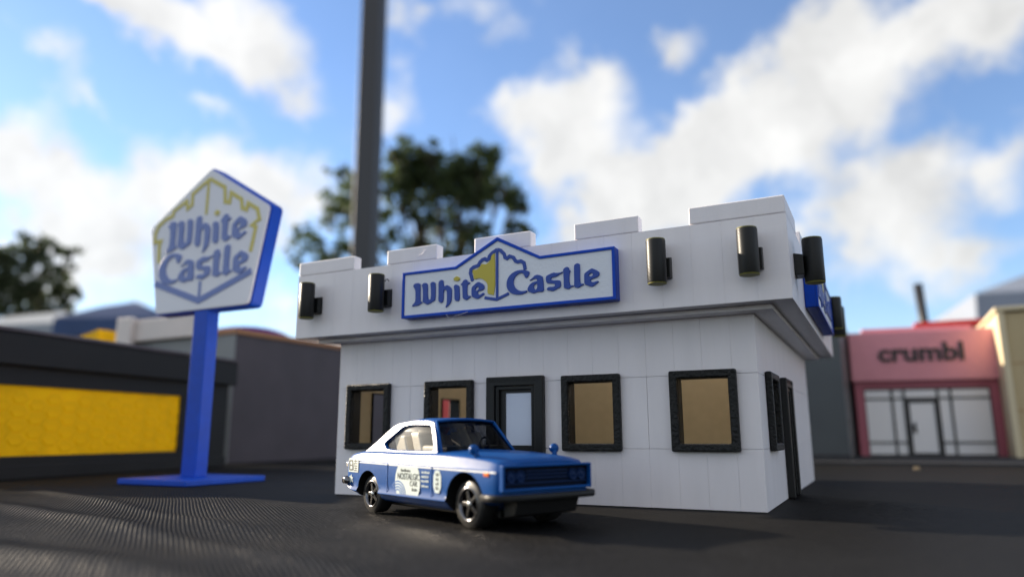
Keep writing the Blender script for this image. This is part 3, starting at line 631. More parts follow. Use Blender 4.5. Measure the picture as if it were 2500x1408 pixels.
for x, r, z in ((FWX, .96, .72), (RWX, .86, .66)):
    for s in (-1, 1):
        V, F = lathe([(0, -.62), (r, -.62), (r, .62), (0, .62)], 40, 'Y')
        c = add('cutter', [(x + a, s * 1.82 + b, z + h) for a, b, h in V], F, M['dark']); cutters.append(c)
        bm = bmesh.new(); bm.from_mesh(c.data); bmesh.ops.remove_doubles(bm, verts=bm.verts, dist=1e-5); bmesh.ops.recalc_face_normals(bm, faces=bm.faces); bm.to_mesh(c.data); bm.free()
bm = bmesh.new(); bm.from_mesh(body.data); bmesh.ops.recalc_face_normals(bm, faces=bm.faces); bm.to_mesh(body.data); bm.free()
car_m = car.matrix_world.copy()
body.parent = None
for c in cutters:
    md = body.modifiers.new('arch', 'BOOLEAN'); md.object = c; md.operation = 'DIFFERENCE'; md.solver = 'EXACT'; md.material_mode = 'TRANSFER'
dg = bpy.context.evaluated_depsgraph_get(); nm = bpy.data.meshes.new_from_object(body.evaluated_get(dg))
body.modifiers.clear(); body.data = nm
for c in cutters: bpy.data.objects.remove(c)
body.parent = car
for p in body.data.polygons: p.use_smooth = True
try: body.data.set_sharp_from_angle(angle=R(38))
except Exception: pass
# greenhouse: two side frames with the hardtop window cut out, roof skin, screens
def gy(z): return 1.60 - .33 * max(0, z - 2.15) - .05 * max(0, z - 2.9)
side_out = [(-4.05, 2.14), (-3.2, 2.62), (-2.45, 3.10), (-2.1, 3.22), (-1.1, 3.31), (-.2, 3.30), (.22, 3.24), (.62, 2.75), (1.02, 2.14)]
side_win = [(-2.70, 2.50), (-2.42, 2.32), (-1.9, 2.27), (.60, 2.27), (.66, 2.36), (.12, 3.06), (-.05, 3.12), (-1.2, 3.14), (-1.72, 3.08)]
def dens(poly, n):
    o = []
    for i in range(len(poly)):
        a, b = Vector(poly[i]), Vector(poly[(i + 1) % len(poly)])
        o += [tuple(a.lerp(b, t / n)) for t in range(n)]
    return o
for s in (-1, 1):
    Vc, Fc = curve_vf([dens(side_out, 3), dens(side_win, 3)], .10, .02, smooth=1)
    fr = add('window_surround', [(a, s * (gy(b) + .02 + (c if s > 0 else c)), b) for a, b, c in Vc], Fc if s > 0 else [f[::-1] for f in Fc], M['paint'], car, smooth=True)
    try: fr.data.set_sharp_from_angle(angle=R(40))
    except Exception: pass
    Vg, Fg = curve_vf([side_win], .02, 0, smooth=1)
    add('side_glass', [(a, s * (gy(b) - .02 + c), b) for a, b, c in Vg], Fg, M['sglass'], fr)
V = []; F = []; nu, nv = 12, 10
for i in range(nu + 1):
    u = -2.44 + (0.24 + 2.44) * i / nu
    zt = lerp_tab([(-2.45, 3.10), (-2.1, 3.21), (-1.1, 3.30), (-.2, 3.29), (.24, 3.23)], u)
    for j in range(nv + 1):
        t = -1 + 2 * j / nv; w = gy(zt) + .05
        V.append((u, t * w, zt + .10 * (1 - t ** 4)))
for i in range(nu):
    for j in range(nv): a = i * (nv + 1) + j; F.append((a, a + nv + 1, a + nv + 2, a + 1))
rf = add('roof', V, F, M['paint'], car, smooth=True); sm = rf.modifiers.new('thick', 'SOLIDIFY'); sm.thickness = .07; sm.offset = -1
def screen(name, top, bot, bow, m, inset=0.0):
    V = []; F = []; n = 8; q = 6
    for i in range(q + 1):
        f = i / q; u = top[0] + (bot[0] - top[0]) * f; z = top[1] + (bot[1] - top[1]) * f
        for j in range(n + 1):
            t = -1 + 2 * j / n; w = gy(z) - .02
            V.append((u + bow * (1 - t * t) * (.35 + .65 * f), t * w, z + .06 * (1 - t * t) * (1 - f)))
    for i in range(q):
        for j in range(n): a = i * (n + 1) + j; F.append((a, a + 1, a + n + 2, a + n + 1))
    return add(name, V, F, m, car, smooth=True)
screen('windscreen', (.22, 3.20), (1.04, 2.20), .20, M['glass'])
screen('rear_window', (-2.42, 3.08), (-3.75, 2.22), -.10, M['glass'])
# cowl and A-pillar trim
V, F = tube([(1.06, -1.55, 2.20), (1.20, -.8, 2.26), (1.26, 0, 2.28), (1.20, .8, 2.26), (1.06, 1.55, 2.20)], .035, 8); add('cowl_trim', V, F, M['paint'], car, smooth=True)
V, F = tube([(.24, -1.24, 3.25), (.30, -.6, 3.31), (.32, 0, 3.33), (.30, .6, 3.31), (.24, 1.24, 3.25)], .045, 8); add('header_trim', V, F, M['paint'], car, smooth=True)
for s in (-1, 1):
    V, F = tube([(.24, s * 1.24, 3.24), (.65, s * 1.40, 2.72), (1.06, s * 1.57, 2.18)], .055, 8); add('windscreen_pillar', V, F, M['paint'], car, smooth=True)
# cabin: seats, dashboard, wheel
def cushion(name, x0, x1, y0, y1, z0, z1, lean=0.0, parent=None):
    V, F = boxvf(x0, x1, y0, y1, z0, z1); V = [(x - lean * (z > (z0 + z1) / 2), y, z) for x, y, z in V]
    return add(name, V, F, M['seat'], parent or car, bevel=.09, seg=3)
for s in (-1, 1):
    st = cushion('front_seat', -.95, -.38, s * .84 - .54, s * .84 + .54, 2.2, 2.90, .3)
    cushion('headrest', -1.12, -.90, s * .84 - .3, s * .84 + .3, 2.80, 3.02, .04, st)
    cushion('seat_cushion', -.44, .40, s * .84 - .54, s * .84 + .54, 2.2, 2.44, 0, st)
cushion('rear_seat', -2.2, -1.42, -1.36, 1.36, 2.2, 2.80, .22)
box('dashboard', .52, .92, -1.25, 1.25, 2.2, 2.40, M['dark'], car, bevel=.06)
V, F = lathe([(.20 + .03 * cos(t * pi / 3), .03 * sin(t * pi / 3)) for t in range(7)], 20, 'X'); add('steering_wheel', [(.40 + a, .72 + b, 2.50 + c) for a, b, c in V], F, M['dark'], car, smooth=True)
# front end: recessed grille, four lamps, bars, body blue darkened to paint in shade
box('grille_recess', 4.40, 4.435, -1.74, 1.74, 1.22, 1.87, M['recess'], car)
slab('grille_frame', -1.82, 1.82, 1.16, 1.92, [(-1.74, 1.74, 1.24, 1.85)], -.16, .02, M['paint'], car, loc=(4.43, 0, 0), rz=pi / 2, bevel=.07, seg=3)
for z, w_ in ((1.36, 1.66), (1.50, .84), (1.60, .84), (1.70, .84)):
    box('grille_bar', 4.436, 4.50, -w_, w_, z, z + .045, M['grille'], car, bevel=.012)
for y in (-1.44, -1.08, 1.08, 1.44):
    V, F = lathe([(.175, 0), (.175, .09), (.15, .095), (.135, .05), (.08, .08), (0, .09)], 20, 'X')
    h = add('headlight', [(4.436 + a, y + b, 1.58 + c) for a, b, c in V], F, M['grille'], car, smooth=True)
def bar(pts, r0, r1, m, name):   # rounded rectangular section swept along a plan polyline
    prof = [(-r0, -r1 * .6), (-r0 * .6, -r1), (r0 * .6, -r1), (r0, -r1 * .6), (r0, r1 * .6), (r0 * .6, r1), (-r0 * .6, r1), (-r0, r1 * .6)]
    V = []; F = []; n = len(prof)
    for i, (x, y, z) in enumerate(pts):
        a = pts[max(i - 1, 0)]; b = pts[min(i + 1, len(pts) - 1)]; d = Vector((b[0] - a[0], b[1] - a[1], 0)).normalized(); q = Vector((d.y, -d.x, 0))
        V += [(x + q.x * e, y + q.y * e, z + h) for e, h in prof]
    for i in range(len(pts) - 1):
        for j in range(n): F.append((i * n + j, i * n + (j + 1) % n, (i + 1) * n + (j + 1) % n, (i + 1) * n + j))
    F += [tuple(range(n - 1, -1, -1)), tuple(range((len(pts) - 1) * n, len(pts) * n))]
    return add(name, V, F, m, car, smooth=True)
bar([(3.80, -1.97, .985), (4.25, -1.99, .985), (4.50, -1.93, .985), (4.64, -1.76, .985), (4.70, -1.0, .985), (4.72, 0, .985), (4.70, 1.0, .985), (4.64, 1.76, .985), (4.50, 1.93, .985), (4.25, 1.99, .985), (3.80, 1.97, .985)], .085, .10, M['dark'], 'front_bumper')
bar([(-4.75, -1.88, 1.10), (-5.2, -1.84, 1.10), (-5.46, -1.68, 1.10), (-5.52, -1.0, 1.10), (-5.54, 0, 1.10), (-5.52, 1.0, 1.10), (-5.46, 1.68, 1.10), (-5.2, 1.84, 1.10), (-4.75, 1.88, 1.10)], .11, .13, M['dchrome'], 'rear_bumper')
V = [(x, y, z) for x, z in ((3.9, .95), (4.62, .95), (4.44, .46), (3.9, .36)) for y in (-1.25, 1.25)]
add('front_air_dam', V, [(0, 2, 4, 6), (1, 7, 5, 3), (0, 1, 3, 2), (2, 3, 5, 4), (4, 5, 7, 6), (6, 7, 1, 0)], M['dark'], car, bevel=.05)
box('chassis', -4.6, 3.6, -1.15, 1.15, .30, .56, M['dark'], car, bevel=.06)
V, F = tube([(-4.55, -1.5, .86), (-4.75, -1.54, .72), (-4.55, -1.5, .62)], .07, 8); add('exhaust', *tube([(-5.5, -.9, .62), (-4.4, -.9, .62)], .09, 10), M['chrome'], car, smooth=True)
# fender mirrors, markers, tail lamps
for s in (-1, 1):
    V, F = lathe([(0, -.15), (.10, -.13), (.15, -.04), (.16, .04), (.13, .10), (0, .12)], 16, 'X')
    mr_ = add('fender_mirror', [(2.98 + a * 1.05, s * 1.68 + b * 1.05, 2.34 + c * 1.05) for a, b, c in V], F, M['paint'], car, smooth=True)
    add('mirror_stalk', *tube([(3.10, s * 1.60, 2.08), (3.05, s * 1.64, 2.22), (2.99, s * 1.68, 2.36)], [.10, .08, .09], 8), M['paint'], mr_, smooth=True)
    box('side_marker', 3.72, 3.98, s * hw(3.8) - .03, s * hw(3.8) + .03, 1.58, 1.70, M['orange'], car, bevel=.02)
    V, F = lathe([(0, -.06), (.12, -.06), (.13, 0), (.10, .03), (0, .03)], 16, 'X'); add('tail_lamp', [(-5.36 + a, s * 1.22 + b, 1.62 + c) for a, b, c in V], F, M['chrome'], car, smooth=True)
box('rear_reflector', -5.25, -5.10, -hw(-5.1) - .012, -hw(-5.1) + .1, 1.60, 1.76, M['chrome'], car, bevel=.02)
# shut lines of the door, a thin groove of dark
for x0, x1 in ((-1.80, -1.78), (1.03, 1.05)):
    V = []; F = []
    for z in (.80, 1.1, 1.45, 1.76, 1.80):
        V += [(x0 - .0, -(hw(x0) + .018), z), (x1, -(hw(x1) + .018), z)]
    for i in range(4): F.append((2 * i, 2 * i + 1, 2 * i + 3, 2 * i + 2))
    V2 = [(x, 0, 0) for x in ()]
    o = add('door_seam', V, F, M['inkblue'], car); sm = o.modifiers.new('thick', 'SOLIDIFY'); sm.thickness = .02; sm.offset = 0
# wheels
def wheel(x, y, r, s, w=.56):
    o = thing('tmp', '', '') if False else None
    t = [(r * .62, -w / 2), (r * .93, -w / 2), (r * .985, -w / 2 + .05), (r, -w / 2 + .12), (r, w / 2 - .12), (r * .985, w / 2 - .05), (r * .93, w / 2), (r * .62, w / 2)]
    V, F = lathe(t, 40, 'Y'); ty = add('wheel', [(x + a, y + b, r + c - .0) for a, b, c in V], F, M['rubber'], car, smooth=True)
    yo = y + s * w / 2
    V, F = lathe([(r * .70, s * .015), (r * .66, s * .03), (r * .62, s * .01), (r * .585, -s * .08), (r * .56, -s * .16)], 40, 'Y'); add('rim', [(x + a, yo + b, r + c) for a, b, c in V], F, M['dchrome'], ty, smooth=True)
    V, F = lathe([(r * .57, -s * .20), (0, -s * .22)], 32, 'Y'); add('hub_disc', [(x + a, yo + b, r + c) for a, b, c in V], F, M['dark'], ty)
    V, F = lathe([(r * .15, -s * .10), (r * .14, s * .0), (r * .08, s * .02), (0, s * .025)], 20, 'Y'); add('hub_cap', [(x + a, yo + b, r + c) for a, b, c in V], F, M['chrome'], ty, smooth=True)
    for k in range(5):
        a = 2 * pi * k / 5 + .62; ca, sa = cos(a), sin(a)
        def P(rad, t, h): return (x + ca * rad - sa * t, yo + h, r + sa * rad + ca * t)
        V = [P(r * .10, -.07, -s * .02), P(r * .10, .07, -s * .02), P(r * .60, .055, -s * .03), P(r * .60, -.055, -s * .03), P(r * .10, -.08, -s * .15), P(r * .10, .08, -s * .15), P(r * .60, .07, -s * .15), P(r * .60, -.07, -s * .15)]
        F = [(0, 1, 2, 3), (4, 7, 6, 5), (0, 4, 5, 1), (1, 5, 6, 2), (2, 6, 7, 3), (3, 7, 4, 0)]
        add('spoke', V, F if s < 0 else [f[::-1] for f in F], M['spoke'], ty, bevel=.02)
for x, r in ((FWX, FR), (RWX, RR)):
    for s in (-1, 1): wheel(x, s * 1.44, r, s)
    add('axle', *tube([(x, -1.3, r), (x, 1.3, r)], .07, 8), M['chrome'], car)
# printed decals on the flank (flat print, a hair proud of the paint)
def decal(name, VF, m, lift, parent=None, thick=.004):
    V, F = VF
    return add(name, [(a, -(hw(a) + .016 + lift + (c if abs(c) > 1e-6 else 0)), b) for a, b, c in V], F, m, parent or car)
def flat(loops, smooth=0): return curve_vf(loops, .004, 0, smooth)
cz, cu_, cr = 1.24, -.42, .80
circ = [(cu_ + cr * cos(2 * pi * i / 48), min(1.74, max(.80, cz + cr * sin(2 * pi * i / 48)))) for i in range(48)]
d0 = decal('door_roundel', flat([circ]), M['print'], .004)
def word(s, size, u, z, m, lift, parent, sx=1.0):
    V, F = text_vf(s, size, 0.003, .004); V = [(a * sx + u, b + z, c) for a, b, c in V]; return decal('lettering', (V, F), m, lift, parent)
word('NOSTALGIC', .30, -.36, 1.32, M['ink'], .010, d0, .86); word('CAR', .24, -.02, 1.12, M['ink'], .010, d0, 1.0)
def small_print(u0, u1, z, h, m, lift, parent, seed):      # a line of print too small to read
    rnd = random.Random(seed); u = u0
    while u < u1 - .03:
        w = min(rnd.uniform(.04, .09), u1 - u); t = rnd.uniform(.6, 1.0) * h
        decal('print_mark', ([(u, z, 0.0), (u + w, z, 0.0), (u + w, z + t, 0.0), (u, z + t, 0.0)], [(0, 1, 2, 3)]), m, lift, parent); u += w + .025
small_print(-.85, -.2, 1.57, .10, M['ink'], .010, d0, 1); small_print(-.12, .2, .96, .10, M['ink'], .010, d0, 2)
for i, r in enumerate((.42, .33, .24, .15)):
    arc = [(-1.02 + r * 1.15 * cos(a * pi / 20), .82 + r * sin(a * pi / 20)) for a in range(0, 17)]
    o = ribbon(arc, .045); V = [(a, max(b, .81), 0.0) for a, b in o]; n = len(arc)
    decal('wave_ring', (V, [(q, q + 1, 2 * n - 2 - q, 2 * n - 1 - q) for q in range(n - 1)]), M['inkblue'], .010, d0)
for i, z in enumerate((1.56, 1.42, 1.28, 1.12)): small_print(.46, .92 - .06 * (i % 2), z, .075, M['print'], .006, None, 10 + i)
plate = decal('fender_decal', flat([[(1.16, .98), (1.58, .98), (1.58, 1.68), (1.16, 1.68)]], 1), M['print'], .004)
for i in range(4): small_print(1.30, 1.46, 1.50 - i * .14, .10, M['ink'], .010, plate, 20 + i)
qd = decal('quarter_decal', flat([[(-4.86, 1.42), (-4.02, 1.42), (-4.02, 1.93), (-4.86, 1.93)]]), M['print'], .012)
def strokes(segs, w, parent, lift):
    for a, b in segs:
        o = ribbon([a, b], w); decal('mark', ([(x, z, 0.0) for x, z in o], [(0, 1, 2, 3)]), M['ink'], lift, parent)
x0 = -4.78
strokes([((x0, 1.50), (x0, 1.84)), ((x0 + .26, 1.50), (x0 + .26, 1.84)), ((x0, 1.84), (x0 + .26, 1.84)), ((x0, 1.67), (x0 + .26, 1.67)), ((x0, 1.50), (x0 + .26, 1.50))], .05, qd, .018)
x0 = -4.42
strokes([((x0 + .02, 1.83), (x0 + .32, 1.83)), ((x0 + .16, 1.90), (x0 + .16, 1.76)), ((x0, 1.74), (x0 + .34, 1.74)), ((x0 + .03, 1.74), (x0 - .02, 1.48)), ((x0 + .09, 1.65), (x0 + .33, 1.65)), ((x0 + .09, 1.57), (x0 + .33, 1.57)), ((x0 + .06, 1.48), (x0 + .34, 1.48)), ((x0 + .20, 1.70), (x0 + .20, 1.48))], .034, qd, .018)
qs = decal('quarter_mark', flat([[(-4.83, 1.10), (-4.74, 1.18), (-4.8, 1.28), (-4.68, 1.24), (-4.6, 1.34), (-4.56, 1.22), (-4.44, 1.24), (-4.52, 1.14), (-4.44, 1.04), (-4.58, 1.08), (-4.68, 1.0), (-4.70, 1.1)]]), M['print'], .006)

# ------------------------------------------------------------------ neighbouring shop models
ang = math.atan2(21.2, -3.67)
shop = thing('corner_shop', 'charcoal shop model with a long yellow front at the left edge', 'building', (-27.29, -.47, 0), ang)
slab('wall', -1.4, 21.5, .01, 7.4, [(-1.1, 15.5, 1.5, 6.15)], 0, .5, M['shopblack'], shop)
box('rear_block', -1.4, 21.5, .503, 13, .01, 7.4, M['shopblack'], shop)
box('yellow_front', -1.12, 15.52, .2, .49, 1.48, 6.17, M['shopyellow'], shop)
hexm = None
for i in range(13):
    for j in range(5):
        hx, hz = -.45 + i * 1.29, 1.5 + .62 + j * 1.08 * .86 + (.46 if i % 2 else 0)
        if hx > 15.2 or hz > 5.75: continue
        if hexm is None:
            P6 = [(.66 * cos(k * pi / 3), .50 * sin(k * pi / 3)) for k in range(6)]
            V6 = [(x, .0, z) for x, z in P6] + [(x * .86, -.045, z * .86) for x, z in P6]
            h6 = add('hexagon_tile', V6, [tuple(range(6, 12))] + [(k, (k + 1) % 6, 6 + (k + 1) % 6, 6 + k) for k in range(6)], M['shopyellow'], shop); hexm = h6.data
        else:
            h6 = bpy.data.objects.new('hexagon_tile', hexm); link(h6, shop)
        h6.location = (hx, .198, hz)
box('fascia', -1.9, 22.0, -.55, 13.5, 7.4, 9.55, M['shopblack'], shop, bevel=.12)
box('roof_cap', -2.0, 22.1, -.65, 13.6, 9.55, 9.85, M['greyw'], shop, bevel=.08)
box('plinth', -1.5, 21.6, -.15, -.002, .008, .9, M['shopblack'], shop, bevel=.04)

gb = thing('grey_block_building', 'plain slate grey block building with cream cornice behind the pylon sign', 'building', (-35.4, 25.2, 0))
box('wall', -17, 0, 0, 32, 0, 13.2, M['greyw'], gb)
box('near_wall', -16.8, -.02, -.15, -.004, 0, 13.1, M['greyl'], gb)  # near face of the block, its sunlit tone put into a lighter grey
box('roof_edge', -17.2, .25, -.3, 32.2, 13.2, 13.75, M['brown'], gb, bevel=.05)
box('cornice', -17.4, -3.2, -.9, -.31, 13.2, 15.6, M['cream'], gb, bevel=.08)
box('cornice_post', -17.4, -15.0, -1.6, -.92, 12.2, 15.9, M['cream'], gb, bevel=.08)

ar = thing('arched_roof_shop', 'pale pink shop model with a purple arched roof peeking over the grey block', 'building', (-58.5, 47.5, 0), R(36))
arc = [(-7.5, 0), (7.5, 0), (7.5, 14.6)] + [(7.5 * cos(a * pi / 12), 14.6 + 3.2 * sin(a * pi / 12)) for a in range(1, 12)] + [(-7.5, 14.6)]
prism('wall', arc, 0, 9, M['pinkwall'], ar)
rib = [(8.0 * cos(a * pi / 16), 14.6 + 3.6 * sin(a * pi / 16)) for a in range(17)]
V, F = ribbon_vf(rib, .6, -.4, 9.4); add('roof', V, F, M['purple'], ar)

rb = thing('red_shop', 'red shop model glimpsed through the restaurant windows', 'building', (-50, 78, 0))
box('wall', -6, 4, 0, 14, 0, 11, M['red'], rb); box('roof', -6.3, 4.3, -.3, 14.3, 11, 11.6, M['shopblack'], rb, bevel=.05); box('door', 4.003, 4.12, 3, 5, 0, 5, M['shopblack'], rb)

yb = thing('yellow_hut', 'small yellow hut roof showing above the charcoal shop', 'building', (-58.6, 24.4, 0))
box('wall', -1.6, 1.6, 0, 4, 0, 13.3, M['tanl'], yb); prism('roof', [(-2, 13.3), (2, 13.3), (1.8, 15.0), (-1.9, 14.3)], -.3, 4.3, M['shopyellow'], yb)

dk = thing('dark_grey_shop', 'dark green-grey shop model behind the restaurant, left of the pink shop', 'building', (8, 47.2, .26))
box('wall', 0, 13.0, 0, 20, 0, 14.0, M['darkg'], dk)
for z in (3.6, 7.2, 10.8): box('wall_seam', 12.995, 13.015, .01, 13.5, z, z + .08, M['shopblack'], dk)
box('roof_edge', -.2, 13.2, -.25, 20.1, 14.0, 14.4, M['greyl'], dk, bevel=.05)  # light grey stands in for light on the top edge
box('kerb_strip', 0, 13.1, -.35, -.002, 0, .55, M['pave'], dk)

pk = thing('pink_cookie_shop', 'rose pink cookie shop model with black lettering and white shopfront', 'building', (21.5, 62.8, .26), math.atan2(2.38, 14.1))
LW = 14.3
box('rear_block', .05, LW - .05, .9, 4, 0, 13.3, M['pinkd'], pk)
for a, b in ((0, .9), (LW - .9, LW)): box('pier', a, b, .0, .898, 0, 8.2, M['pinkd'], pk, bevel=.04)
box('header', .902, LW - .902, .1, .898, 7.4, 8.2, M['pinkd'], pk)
sgn = box('sign_band', -.25, LW + .25, -.5, 1.4, 8.2, 13.7, M['pink'], pk, bevel=.08)
box('upper_parapet', 1.6, LW - 1.5, 1.8, 2.6, 13.0, 14.4, M['pink'], pk)
xs = [.9, 3.75, 4.95, 8.3, 9.55, 13.4]; zs = [.0, 1.45, 6.25, 7.4]
for i in range(5):
    for j in range(3):
        if i == 2 and j < 2: continue
        box('shop_pane', xs[i] + .06, xs[i + 1] - .06, .25, .31, zs[j] + .06, zs[j + 1] - .06, M['shopglass'], pk)
for x in xs: box('mullion', x - .12, x + .12, .14, .42, 0, 7.4, M['mullion'], pk)
for z in (.10, 1.45, 6.25, 7.3):
    for i in range(5):
        if i == 2 and z < 6: continue
        box('transom', xs[i] + .125, xs[i + 1] - .125, .16, .42, z - .1, z + .1, M['mullion'], pk)
dr = slab('door', 5.08, 8.17, .02, 6.1, [(5.4, 7.85, .35, 5.8)], .10, .42, M['mullion'], pk)
box('door_pane', 5.4, 7.85, .2, .26, .35, 5.8, M['shopglass'], dr); add('door_handle', *tube([(5.75, .18, 2.6), (5.7, 0, 2.7), (5.7, 0, 3.4), (5.75, .18, 3.5)], .16, 8), M['mullion'], dr, smooth=True)
VT, FT = text_vf('crumbl', 2.75, .3, .07); xm = [v[0] for v in VT]
add('lettering', [(LW / 2 - .2 + a * 1.12, -.52 - c, 10.4 + b) for a, b, c in VT], FT, M['mullion'], sgn)

tn = thing('beige_shop', 'beige shop model cut by the right edge of the photo', 'building', (35.9, 60.8, .26))
box('wall', 0, 24, 0, 16, 0, 14.7, M['tanw'], tn)
box('side_panel', -.25, -.004, .15, 16, 0, 14.7, M['tanl'], tn)  # left face of the same wall, sunlight put into a lighter beige
box('corner_trim', -.28, .35, -.28, -.004, 0, 14.9, M['tanl'], tn, bevel=.05)  # corner, and roof edge below, coloured lighter for the sun on them
for z in (4.6, 9.4): box('wall_seam', .4, 24, -.03, -.003, z, z + .1, M['brown'], tn)
box('roof_edge', -.45, 24.2, -.45, 16.2, 14.9, 15.3, M['tanl'], tn, bevel=.05)

rr_ = thing('red_roof_shop', 'bright red roof edge showing behind the pink shop', 'building', (33.2, 80, .26))
box('wall', -4, 4, 0, 9, 0, 15.8, M['pinkwall'], rr_); box('roof', -4.3, 4.3, -.4, 9.3, 15.8, 16.75, M['red'], rr_, bevel=.05)

po = thing('thin_black_post', 'thin black post rising behind the pink shop', 'post', (33.0, 131, 0))
add('shaft', *tube([(0, 0, 0), (.05, 0, 20), (-.35, 0, 31.3)], .85, 10), M['mullion'], po, smooth=True); box('foot', -1.6, 1.6, -1.6, 1.6, 0, .4, M['mullion'], po, bevel=.05)
tag(add('crumb', [(0, 0, 0), (.55, .1, .02), (.5, .5, .05), (.1, .45, .03), (.1, .1, .22), (.45, .15, .28), (.4, .4, .2), (.12, .35, .25)], [(0, 3, 2, 1), (4, 5, 6, 7), (0, 1, 5, 4), (1, 2, 6, 5), (2, 3, 7, 6), (3, 0, 4, 7)], M['crumb'], loc=(25.7, 36.4, -.01)), 'tiny dry tan leaf scrap on the black cloth near the pink shop', 'leaf')

# ------------------------------------------------------------------ full-size things beyond the table
def canopy(name, label, cx, cy, half, eave, peak, m, rz, val=40, group=None):
    t = thing(name, label, 'tent', (cx, cy, -107), rz, group); e, pk_ = eave + 107, peak + 107
    q = [(-half, -half), (half, -half), (half, half), (-half, half)]
    V = [(x, y, e) for x, y in q] + [(x * .45, y * .45, e + (pk_ - e) * .62) for x, y in q] + [(0, 0, pk_)] + [(x * 1.01, y * 1.01, e - val) for x, y in q]
    F = [(i, (i + 1) % 4, 4 + (i + 1) % 4, 4 + i) for i in range(4)] + [(4 + i, 4 + (i + 1) % 4, 8) for i in range(4)] + [(9 + i, 9 + (i + 1) % 4, (i + 1) % 4, i) for i in range(4)]
    add('canopy', V, F, m, t)
    for x, y in q: add('leg', *tube([(x * .97, y * .97, 0), (x * .97, y * .97, e)], 3.0, 6), M['metal'], t)
    return t
canopy('canopy_tent', 'navy blue peaked canopy tent behind the charcoal shop', -1714, 1190, 128, 287, 351, M['tentb'], R(28), 46, 'canopy tents beyond the table')
canopy('canopy_tent', 'grey-white canopy tent at the far left beside the navy one', -2010, 1180, 175, 284, 345, M['tentw'], R(18), 40, 'canopy tents beyond the table')
canopy('canopy_tent', 'grey-blue canopy tent roof at the right edge above the beige shop', 420, 1560, 300, 205, 320, M['tentg'], R(8), 40, 'canopy tents beyond the table')

lp = thing('lamp_post', 'tall dark square steel lamp post rising behind the restaurant', 'lamp post', (-438, 547, -107), R(8))
box('shaft', -11.5, 11.5, -9, 9, 0, 900, M['pole'], lp, bevel=1.2)
box('base_plate', -24, 24, -24, 24, 0, 4, M['pole'], lp)
add('arm', *tube([(0, 0, 880), (60, -10, 900), (110, -20, 902)], 5, 8), M['pole'], lp); box('lamp_head', 100, 190, -45, 10, 892, 906, M['pole'], lp, bevel=3)

def tree(name, label, base, h_trunk, clumps, n_leaf, size, seed, m):
    """clumps: (x, y, z, radius, weight) in world space round the crown"""
    rnd = random.Random(seed); t = thing(name, label, 'tree', (base[0], base[1], -107), 0, 'trees beyond the table')
    B = Vector((base[0], base[1], -107))
    fork = Vector((0, 0, h_trunk)); parts = [tube([(0, 0, 0), (rnd.uniform(-8, 8), rnd.uniform(-8, 8), h_trunk * .5), fork], [34, 27, 22], 10)]
    for c in clumps:
        if c[4] < .35: continue
        p = Vector(c[:3]) - B; mid = fork.lerp(p, .5) + Vector((rnd.uniform(-25, 25), rnd.uniform(-25, 25), -20))
        parts.append(tube([fork - Vector((0, 0, 20)), mid, p], [15, 9, 3], 6))
        for _ in range(4):
            e = p + Vector((rnd.gauss(0, 1), rnd.gauss(0, 1), rnd.gauss(0, .8))) * c[3] * .7
            parts.append(tube([mid.lerp(p, .6), p.lerp(e, .5), e], [4.5, 3, 1.2], 5))
    V, F = join(*parts); add('trunk', V, F, M['bark'], t)
    tot = sum(c[3] ** 2 * c[4] for c in clumps); V = []; F = []
    for c in clumps:
        k = int(n_leaf * c[3] ** 2 * c[4] / tot); C0 = Vector(c[:3]) - B
        twigs = [C0 + Vector((rnd.gauss(0, 1), rnd.gauss(0, 1), rnd.gauss(0, .8))).normalized() * c[3] * rnd.random() ** .4 for _ in range(max(4, k // 22))]
        for _ in range(k):
            q = rnd.choice(twigs) + Vector((rnd.gauss(0, 1), rnd.gauss(0, 1), rnd.gauss(0, 1))) * c[3] * .13
            a = Vector((rnd.gauss(0, 1), rnd.gauss(0, 1), rnd.gauss(0, 1))).normalized(); b = a.orthogonal().normalized(); b.rotate(Matrix.Rotation(rnd.uniform(0, 6.28), 3, a))
            s = size * rnd.uniform(.6, 1.3); d = a.cross(b); n = len(V)
            V += [q - b * s, q + d * s * .42, q + b * s, q - d * s * .42]; F.append((n, n + 1, n + 2, n + 3))
    add('crown', V, F, m, t)
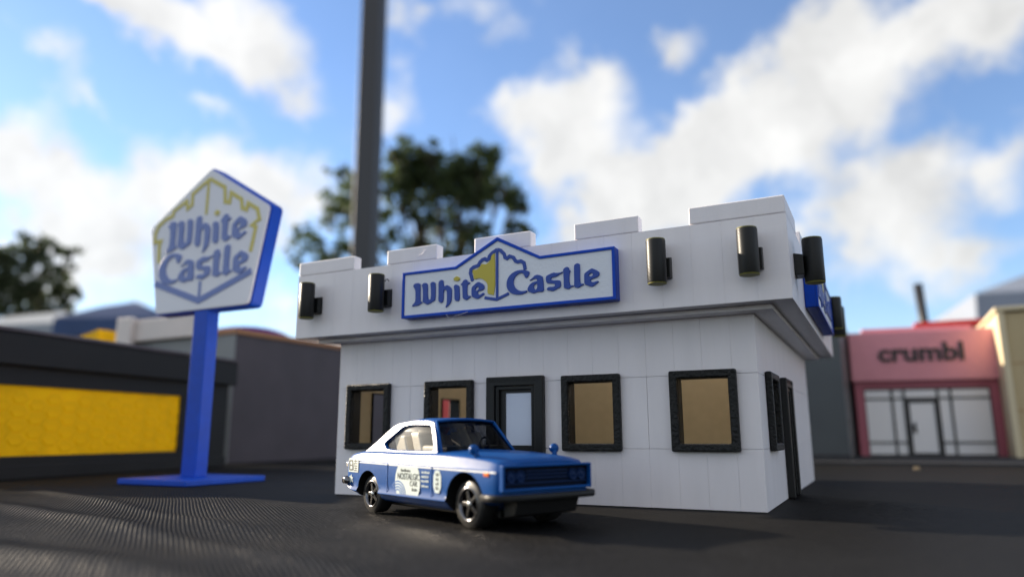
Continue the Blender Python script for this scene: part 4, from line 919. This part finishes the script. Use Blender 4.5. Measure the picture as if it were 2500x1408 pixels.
# crown clumps: x, y, z, radius, leafiness
CROWN_A = [(-1642,2214,1121,69,0.8),(-1627,2321,1147,68,0.9),(-1522,2317,1135,60,0.9),(-1660,2343,1069,95,1),(-1572,2398,1054,103,1),(-1393,2302,1028,81,1),(-1309,2319,1062,78,1),(-1376,2544,1171,60,0.9),(-1666,2239,992,83,0.9),(-1413,2369,948,99,1),(-1424,2595,1074,89,1),(-1294,2501,987,68,1),(-1300,2627,971,63,1),(-1251,2557,845,58,1),(-1322,2591,782,69,0.9),(-1344,2417,761,69,0.7),(-1470,2499,851,86,0.6),(-1596,2503,905,88,0.6),(-1615,2374,909,78,0.6),(-1760,2371,930,77,0.55),(-1683,2418,786,76,0.55),(-1482,2330,707,75,0.6),(-1487,2566,706,87,0.7),(-1356,2581,677,86,0.8),(-1724,2273,775,67,0.5),(-1774,2116,946,71,0.45),(-1979,2262,1107,56,0.45),(-1952,2175,956,75,0.34),(-1954,2273,894,80,0.34),(-2112,2264,822,81,0.3),(-2023,2271,740,87,0.4),(-1975,2359,772,89,0.45),(-2052,2124,842,54,0.28),(-2173,2222,755,70,0.3),(-1875,2216,903,68,0.35),(-1320,2704,735,64,0.7),(-1592,2572,628,106,0.6),(-1645,2284,597,98,0.5)]
tree('broadleaf_tree', 'tall green tree with open crown right of the lamp post', (-1635, 2577), 560, CROWN_A, 16500, 15, 5, M['leaf'])
CROWN_B = [(-3406,1743,765,80,1),(-3276,1750,826,65,1),(-3303,1836,831,67,0.9),(-3357,1762,670,91,1),(-3227,1787,717,83,0.8),(-3268,1888,684,74,0.6),(-3351,1986,851,50,0.9),(-3349,1966,766,50,0.5),(-3471,1922,632,84,0.5),(-3404,1785,566,80,0.7),(-3255,1950,646,56,0.9),(-3259,1881,550,73,0.5),(-3486,1686,743,109,1),(-3511,1688,578,108,1),(-3358,1818,512,110,0.7),(-3407,2026,564,70,0.4)]
tree('broadleaf_tree', 'dark leafy tree at the left edge above the charcoal shop', (-3504, 1971), 420, CROWN_B, 7500, 15, 6, M['leaf2'])
